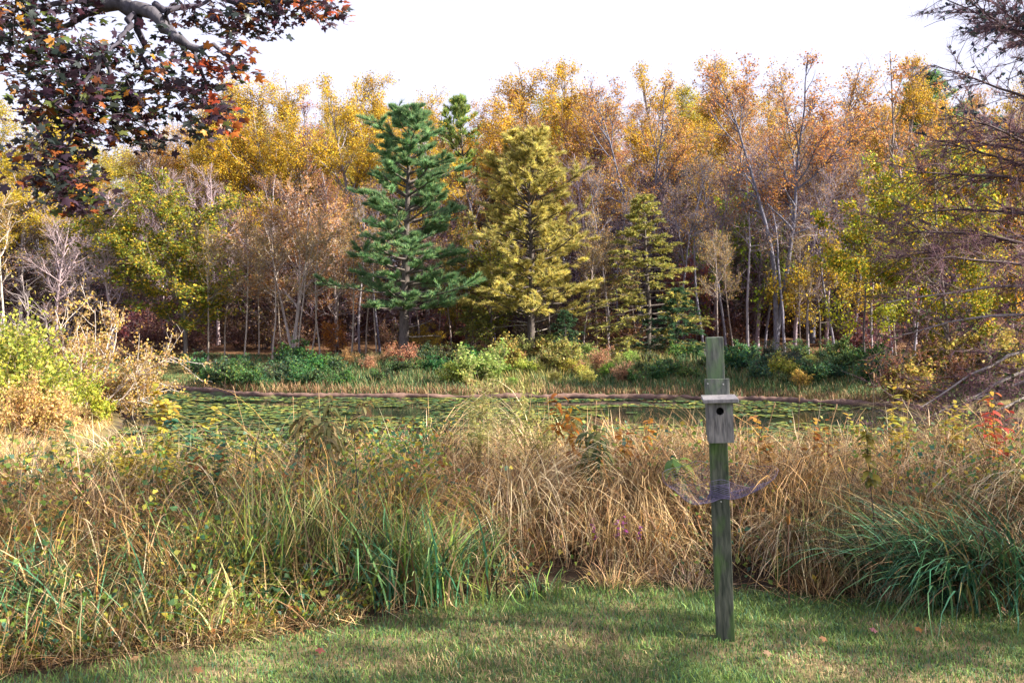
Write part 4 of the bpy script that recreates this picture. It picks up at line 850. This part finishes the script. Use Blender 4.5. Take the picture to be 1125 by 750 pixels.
# ------------------------------------------------------------------ single plants standing in the tall grass
def herb(name, label, px, base_y, Y, h, nst, nlv, ll, lw, cols, w=None, stem=(.12, .10, .06), lean=.12, droop=.8, t0=.25, pairs=False, group=None, cat='plant', sr=.004, seed=0, spray=0, parts=('stem', 'foliage'), az0=None):
    """leafy plant: nst stems of height h, each with nlv drooping blades of length ll and width lw"""
    h *= 1.1; r = RNG(int(px * 3 + seed + 1)); X = wx(px, Y); z = gz1(X, Y); g = Geo(); gl = Geo()
    a = r.uniform(0, 6.28, nst); th = np.abs(r.normal(0, lean, nst)) if nst > 1 else np.full(1, lean * .4)
    if az0 is not None: a = az0 + r.normal(0, .5, nst)
    d = np.stack([np.cos(a) * np.sin(th), np.sin(a) * np.sin(th), np.cos(th)], 1)
    L = h * r.uniform(.75, 1.05, nst) if nst > 1 else np.array([h])
    P = path(r.normal(size=(nst, 3)) * A(.03, .03, 0) * (nst > 1), d, L, 9, .05, .035, r); R = sr * np.linspace(1, .35, 9)[None] * np.ones((nst, 1))
    tubes(g, P, R, A(*stem), 5)
    if spray:                                           # feathery side twigs
        n1 = nst * spray; pi = r.integers(0, nst, n1)
        P1, R1 = grow(P, R, pi, r.uniform(t0, 1, n1), h * r.uniform(.08, .26, n1), np.radians(r.uniform(25, 60, n1)), .4, .1, 5, sr * .5, .5, r); tubes(g, P1, R1, A(*stem), 3)
    else: P1 = P; n1 = nst
    nlv = int(nlv * (1.6 if not spray else 2.2)); ll *= 1.2; lw *= 1.25; N = n1 * nlv; pi = np.repeat(np.arange(n1), nlv); t = r.uniform(t0 if not spray else .1, 1, N) ** .8; p, T, _, _ = at_(P1, pi, t)
    az = r.uniform(0, 6.28, N); el = r.uniform(.1, .9, N)
    dd = np.stack([np.cos(az) * np.cos(el), np.sin(az) * np.cos(el), np.sin(el)], 1); S = 5
    Lf = ll * r.uniform(.6, 1.2, N) * (1.15 - .5 * t); Q = [p]
    for s in range(1, S):
        dd = nrm(dd + A(0, 0, -droop / (S - 1)) + r.normal(size=(N, 3)) * .06); p = p + dd * (Lf / (S - 1))[:, None]; Q.append(p)
    sa = az + math.pi / 2 + r.normal(0, .3, N)
    ribbons(gl, np.stack(Q, 1), np.array([.25, .85, 1, .7, .05])[None] * (lw * r.uniform(.7, 1.2, N))[:, None], pal(cols, w or [1] * len(cols), N, r, .15), np.stack([np.cos(sa), np.sin(sa), r.normal(0, .25, N)], 1))
    o = thing(name, label, cat, (X, Y, z - .01), 0, group); g.build(parts[0], BARK, o); gl.build(parts[1], LEAF, o); return o
YG = [(.42, .36, .05), (.34, .34, .06), (.46, .32, .05)]; DG = [(.07, .13, .05), (.10, .17, .05)]; TEAL = [(.04, .13, .085), (.06, .17, .08)]
herb('leafy_weed', 'yellow leafed weed standing tallest above the left grass', 178, 0, 6.9, 1.02, 5, 22, .09, .030, YG, stem=(.2, .15, .05), lean=.16, t0=.45)
herb('leafy_weed', 'teal leafed weed just below the tall yellow leafed weed', 205, 0, 6.5, .80, 4, 16, .085, .045, TEAL, lean=.2, t0=.5)
herb('leafy_weed', 'round leafed weed with dark teal leaves in the middle of the left grass', 222, 0, 6.0, .72, 4, 18, .07, .042, TEAL + [(.26, .10, .04)], lean=.22, t0=.45)
herb('goldenrod', 'yellow goldenrod with arching sprays in the left grass', 150, 0, 6.1, .72, 6, 8, .042, .011, [(.52, .40, .05), (.42, .38, .06)], stem=(.14, .17, .05), lean=.3, spray=12, t0=.5)
herb('goldenrod', 'second smaller goldenrod, left of the arching yellow one', 118, 0, 6.2, .62, 4, 8, .042, .011, [(.48, .38, .06), (.36, .36, .07)], stem=(.14, .17, .05), lean=.25, spray=10, t0=.5)
herb('leafy_weed', 'weed with heart shaped green leaves near the left edge', 55, 0, 6.2, .74, 5, 14, .06, .035, DG + YG[:1], lean=.2, t0=.3)
herb('leafy_weed', 'yellow green weed at the very left of the grass', 15, 0, 5.9, .66, 6, 16, .06, .026, YG + DG, lean=.25, t0=.3)
herb('leafy_weed', 'green leafed weed in front of the arching goldenrod', 175, 0, 5.5, .55, 5, 18, .05, .026, DG + [(.3, .3, .05)], lean=.25, t0=.25)
herb('leafy_weed', 'low teal weed beside the middle grass clump', 318, 0, 6.1, .58, 5, 18, .07, .03, TEAL + DG, lean=.25, t0=.3)
herb('leafy_weed', 'weed of fading yellow leaves left of the centre thatch', 350, 0, 6.9, .74, 4, 18, .08, .022, YG + [(.3, .18, .05)], lean=.2, t0=.4)
herb('drooping_weed', 'brownish green weed with hanging long leaves on the left skyline of the grass', 368, 0, 6.9, .88, 9, 18, .17, .020, [(.14, .13, .05), (.20, .15, .06), (.10, .11, .04)], lean=.22, droop=2.2, t0=.55)
herb('aster', 'feathery pale yellow green aster at the top of the centre thatch', 535, 0, 7.4, .90, 7, 7, .042, .011, [(.44, .42, .14), (.36, .38, .12), (.5, .44, .2)], stem=(.22, .22, .08), lean=.16, spray=14, t0=.4)
herb('aster', 'smaller feathery aster right of the pale yellow green one', 592, 0, 7.4, .84, 4, 7, .042, .011, [(.40, .38, .12), (.36, .36, .12)], stem=(.22, .22, .08), lean=.16, spray=12, t0=.4)
herb('leafy_weed', 'weed with orange autumn leaves on top of the centre thatch', 627, 0, 7.0, .88, 4, 15, .13, .026, [(.52, .24, .03), (.50, .30, .04), (.40, .17, .03)], lean=.12, droop=1.6, t0=.62)
herb('drooping_weed', 'green weed with long hanging leaves right of the orange leafed weed', 652, 0, 6.8, .82, 4, 14, .17, .026, [(.10, .13, .04), (.16, .17, .05), (.07, .11, .045)], lean=.12, droop=2.4, t0=.5)
herb('leafy_weed', 'second orange leafed weed, further right on the thatch', 692, 0, 7.1, .84, 3, 13, .10, .024, [(.48, .25, .04), (.42, .20, .04)], lean=.12, droop=1.6, t0=.6)
herb('drooping_weed', 'bright green weed with hanging leaves just left of the post', 742, 0, 6.6, .70, 2, 9, .20, .034, [(.22, .30, .06), (.14, .24, .07)], lean=.1, droop=2.6, t0=.55)
herb('leafy_weed', 'orange tipped weed right of the bird box', 838, 0, 7.0, .72, 4, 13, .08, .028, [(.5, .28, .05), (.36, .18, .05)], lean=.15, droop=1.2, t0=.55)
herb('leafy_weed', 'rust leafed weed between the bird box and the tall dark stemmed plant', 903, 0, 7.0, .74, 4, 13, .08, .028, [(.42, .18, .05), (.5, .32, .06)], lean=.15, droop=1.2, t0=.55)
herb('tall_weed', 'tall dark stemmed plant with olive yellow leaves right of the post', 963, 0, 5.75, .86, 1, 42, .095, .026, [(.22, .20, .04), (.34, .28, .05), (.14, .15, .04)], stem=(.07, .05, .045), lean=.05, droop=1.5, t0=.60, sr=.005)
herb('leafy_weed', 'bright yellow leafed weed behind the tall dark stemmed plant', 985, 0, 7.2, .88, 6, 16, .08, .026, YG, lean=.2, t0=.5)
herb('leafy_weed', 'yellow leafed weed left of the red leafed weed', 1050, 0, 7.2, .82, 5, 15, .08, .026, YG + [(.3, .2, .06)], lean=.18, t0=.5)
herb('leafy_weed', 'red leafed weed at the right edge of the grass', 1108, 0, 6.9, .92, 6, 12, .11, .026, [(.45, .07, .05), (.5, .14, .05), (.46, .32, .05)], [2, 1, 1.4], lean=.2, droop=1.1, t0=.5)
herb('leafy_weed', 'yellow weed in front of the red leafed weed', 1085, 0, 6.3, .66, 5, 14, .06, .024, YG + DG, lean=.2, t0=.3)
herb('leafy_weed', 'small purple flowered weed low on the thatch', 682, 0, 6.1, .36, 4, 12, .028, .012, [(.38, .08, .34), (.3, .1, .3)], lean=.3, t0=.6)
herb('dark_stalk', 'black dry stalk leaning beside the middle grass clump', 402, 0, 5.75, .82, 1, 5, .03, .008, [(.08, .05, .05)], stem=(.045, .035, .05), lean=-.35, sr=.0055)
herb('dark_stalk', 'dark forked dry stalk at the left of the grass', 40, 0, 5.5, .70, 3, 5, .03, .01, [(.2, .14, .12)], stem=(.16, .11, .12), lean=.12)
herb('dark_stalk', 'purplish dry stalk left of the goldenrod', 78, 0, 5.7, .72, 2, 6, .03, .01, [(.2, .14, .12)], stem=(.18, .12, .13), lean=.12)
# brown teasel head on a thin stem, and reeds that stand above the grass
def stalk(name, label, p0, p1, r0, col, bend=.04, head=None, cat='reed', group=None):
    r = RNG(int(abs(p0[0]) * 1000) + 3); base = A(*p0); t = np.linspace(0, 1, 10); P = base + (A(*p1) - base) * t[:, None] + np.sin(t * math.pi)[:, None] * bend * nrm(r.normal(size=3)) * A(1, 1, 0)
    o = thing(name, label, cat, p0, 0, group); g = Geo(); tubes(g, (P - base)[None], (r0 * np.linspace(1, .45, 10))[None], A(*col), 5); g.build('stem', BARK, o)
    if head:
        g = Geo(); hl, hw, hc = head; t = np.linspace(0, 1, 9); ax = nrm(P[-1] - P[-2]); Q = P[-1] - base + ax * (t[:, None] * hl - .01)
        tubes(g, Q[None], (hw * np.sin(math.pi * (t * .86 + .07)) ** .6)[None], A(*hc), 9)
        n = 160; tt = r.random(n); aa = r.uniform(0, 6.28, n); dd = np.stack([np.cos(aa), np.sin(aa), .5 + 0 * aa], 1)
        slivers(g, P[-1] - base + ax * (tt[:, None] * hl) + dd * A(1, 1, 0) * hw * .7, dd, hw * .7, .002, np.broadcast_to(A(*hc) * 1.3, (n, 3)), r); g.build('seed_head', BARK, o)
    return o
def gp(px, Y): x_ = wx(px, Y); return (x_, Y, gz1(x_, Y))
stalk('teasel', 'thin stem with a brown bristly seed head right of the post', gp(867, 5.5), tuple(pt(866, 574, 5.4)), .004, (.16, .08, .06), .01, (.05, .011, (.24, .11, .03)), 'seed head')
for px, Y, tx, ty, lab in [(282, 24, 257, 428, 'long straw reed leaning left over the pond, above the left grass'), (318, 22, 322, 440, 'short upright straw reed at the pond edge'), (345, 22, 350, 428, 'thin upright reed left of the centre of the pond'),
        (480, 22, 470, 425, 'thin straw reed in front of the pond below the green pine'), (572, 20, 585, 425, 'reed pair stem crossing the mud lip below the golden pine'), (612, 20, 602, 440, 'straw reed leaning left below the golden pine'),
        (640, 19, 655, 445, 'reed with drooping tip left of the bird box'), (880, 16, 878, 440, 'dark thin reed right of the bird box'), (835, 16, 850, 448, 'pale thin reed just right of the bird box'), (950, 17, 960, 415, 'tall thin straw reed above the dark stemmed plant'), (1005, 16, 998, 445, 'brown reed near the drooping larch branches'), (905, 16, 918, 450, 'leaning brown reed right of the bird box')]:
    stalk('reed', lab, gp(px, Y), tuple(pt(tx, ty, Y)), .012, (.40, .28, .15) if 'dark' not in lab else (.1, .08, .07), .12, (.10, .012, (.36, .24, .14)))

# broad bladed sedge clumps
def sedge(label, px, Y, n, L, w, cols, spread=.16, az=None, azs=3.2, droop=(.5, 1.8), lean=(.0, .45), wts=None):
    r = RNG(int(px * 5 + 11)); X = wx(px, Y); w *= 1.15; n = int(n * .85); spread *= 1.25; N = n; x = X + r.normal(0, spread, N); y = Y + r.normal(0, spread * .55, N); g = Geo()
    a = r.uniform(0, 6.28, N) if az is None else az + r.normal(0, azs, N)
    blades(g, x, y, L * r.uniform(.55, 1.1, N), r.uniform(*lean, N), a, r.uniform(*droop, N), w * r.uniform(.5, 1.2, N), dk(pal(cols + [(.44, .32, .16)], (wts or [1] * len(cols)) + [.6], N, r, .35), .15), r, 7, tipw=.08)
    v = g.v[0]; o0 = A(X, Y, gz1(X, Y)); g.v = [q - o0 for q in g.v]
    o = tag(g.build('sedge_clump', GRASS), label, 'grass clump'); o.location = tuple(o0); return o
LG = [(.34, .42, .10), (.24, .36, .07), (.44, .46, .19), (.13, .25, .06)]; TG = [(.055, .18, .095), (.09, .24, .11), (.16, .30, .12), (.035, .10, .06)]
sedge('bright and teal green broad bladed clump at the lawn edge left of centre', 432, 5.55, 620, .72, .011, LG + TG[:3], .17)
sedge('pale green clump leaning over the lawn, right beside the bright clump', 468, 5.65, 330, .62, .010, LG + [(.46, .38, .2)], .12)
sedge('teal green broad bladed clump behind the bright clump', 352, 5.9, 420, .78, .011, TG + LG[:2], .20)
sedge('yellow green clump in the middle of the left grass', 300, 5.5, 420, .80, .009, LG + [(.48, .40, .2)], .16, lean=(0, .3), droop=(.2, 1.3))
sedge('mixed green clump with a few tall blades left of the yellow green clump', 228, 5.35, 380, .66, .009, LG + TG, .16)
sedge('dark teal clump at the lower left edge', 22, 4.9, 520, .62, .010, TG, .2, droop=(.6, 1.9))
sedge('teal clump right of the dark teal clump at the lower left edge', 88, 5.0, 300, .52, .009, TG + LG[:1], .14)
sedge('low pale clump at the lawn edge in the lower left', 195, 4.95, 260, .42, .008, LG + [(.4, .3, .15)], .16)
sedge('small green tuft on the lawn edge under the centre thatch', 595, 5.62, 90, .24, .008, TG + LG, .06)
sedge('large teal clump falling to the left, lower right of the grass', 1072, 5.65, 900, .95, .011, TG, .17, az=math.pi * 1.05, azs=.55, droop=(.9, 1.9), lean=(.2, .8))
sedge('second teal clump at the lower right edge', 1118, 5.5, 500, .70, .010, TG + [(.2, .2, .07)], .18, az=math.pi * 1.2, azs=.8, droop=(.8, 1.9))
sedge('fresh green clump behind the tall dark stemmed plant', 935, 6.1, 420, .55, .010, LG + TG[:1], .18)
sedge('dark green clump in the hollow left of the centre thatch', 505, 6.0, 220, .55, .009, TG, .12)

# fallen leaves and a dark dry stick on the lawn
r = RNG(530)
for px, py, c_, lab in [(960, 699, (.42, .17, .20), 'pink brown fallen leaf on the lawn right of the post'), (1008, 694, (.50, .20, .06), 'small orange fallen leaf on the lawn'), (1106, 676, (.46, .24, .16), 'tan fallen leaf at the right edge of the lawn'),
        (352, 721, (.24, .07, .06), 'dark red fallen leaf on the lawn at lower left'), (150, 731, (.34, .20, .11), 'brown fallen leaf under the left grass'), (216, 748, (.30, .15, .07), 'brown fallen leaf at the bottom edge'), (905, 706, (.40, .20, .10), 'rust fallen leaf right of the post foot'), (842, 722, (.34, .22, .14), 'dull brown fallen leaf near the bottom right')]:
    Y = EYE * FPX / (py - HY); x_ = wx(px, Y); g = Geo(); maple_leaves(g, np.zeros((1, 3)), r.normal(size=(1, 3)) * A(1, 1, 0), A([.3, -.5, 1]), np.array([.038]), np.array([c_]))
    o = tag(g.build('fallen_leaf', LEAF), lab, 'leaf'); o.location = (x_, Y, gz1(x_, Y) + .035)

# trees beyond the right of the frame that dapple the lawn with shade
for X, Y, h, k, lab in [(8.6, 2.2, 8.6, 0, 'slender tree beyond the right end of the lawn, nearest of three'), (10.2, 3.5, 9.6, 1, 'slender tree beyond the right end of the lawn, middle of three'), (12.6, 2.9, 11.5, 2, 'slender tree beyond the right end of the lawn, farthest of three')]:
    p = PR['slender'][k]; o = thing('slender_tree', lab, 'tree', (X, Y, gz1(X, Y)), k * 2.1); s = h / p['h']; o.scale = (s * 1.35, s * 1.35, s); link('trunk', p['trunk'], o); link('crown', p['crown'], o)
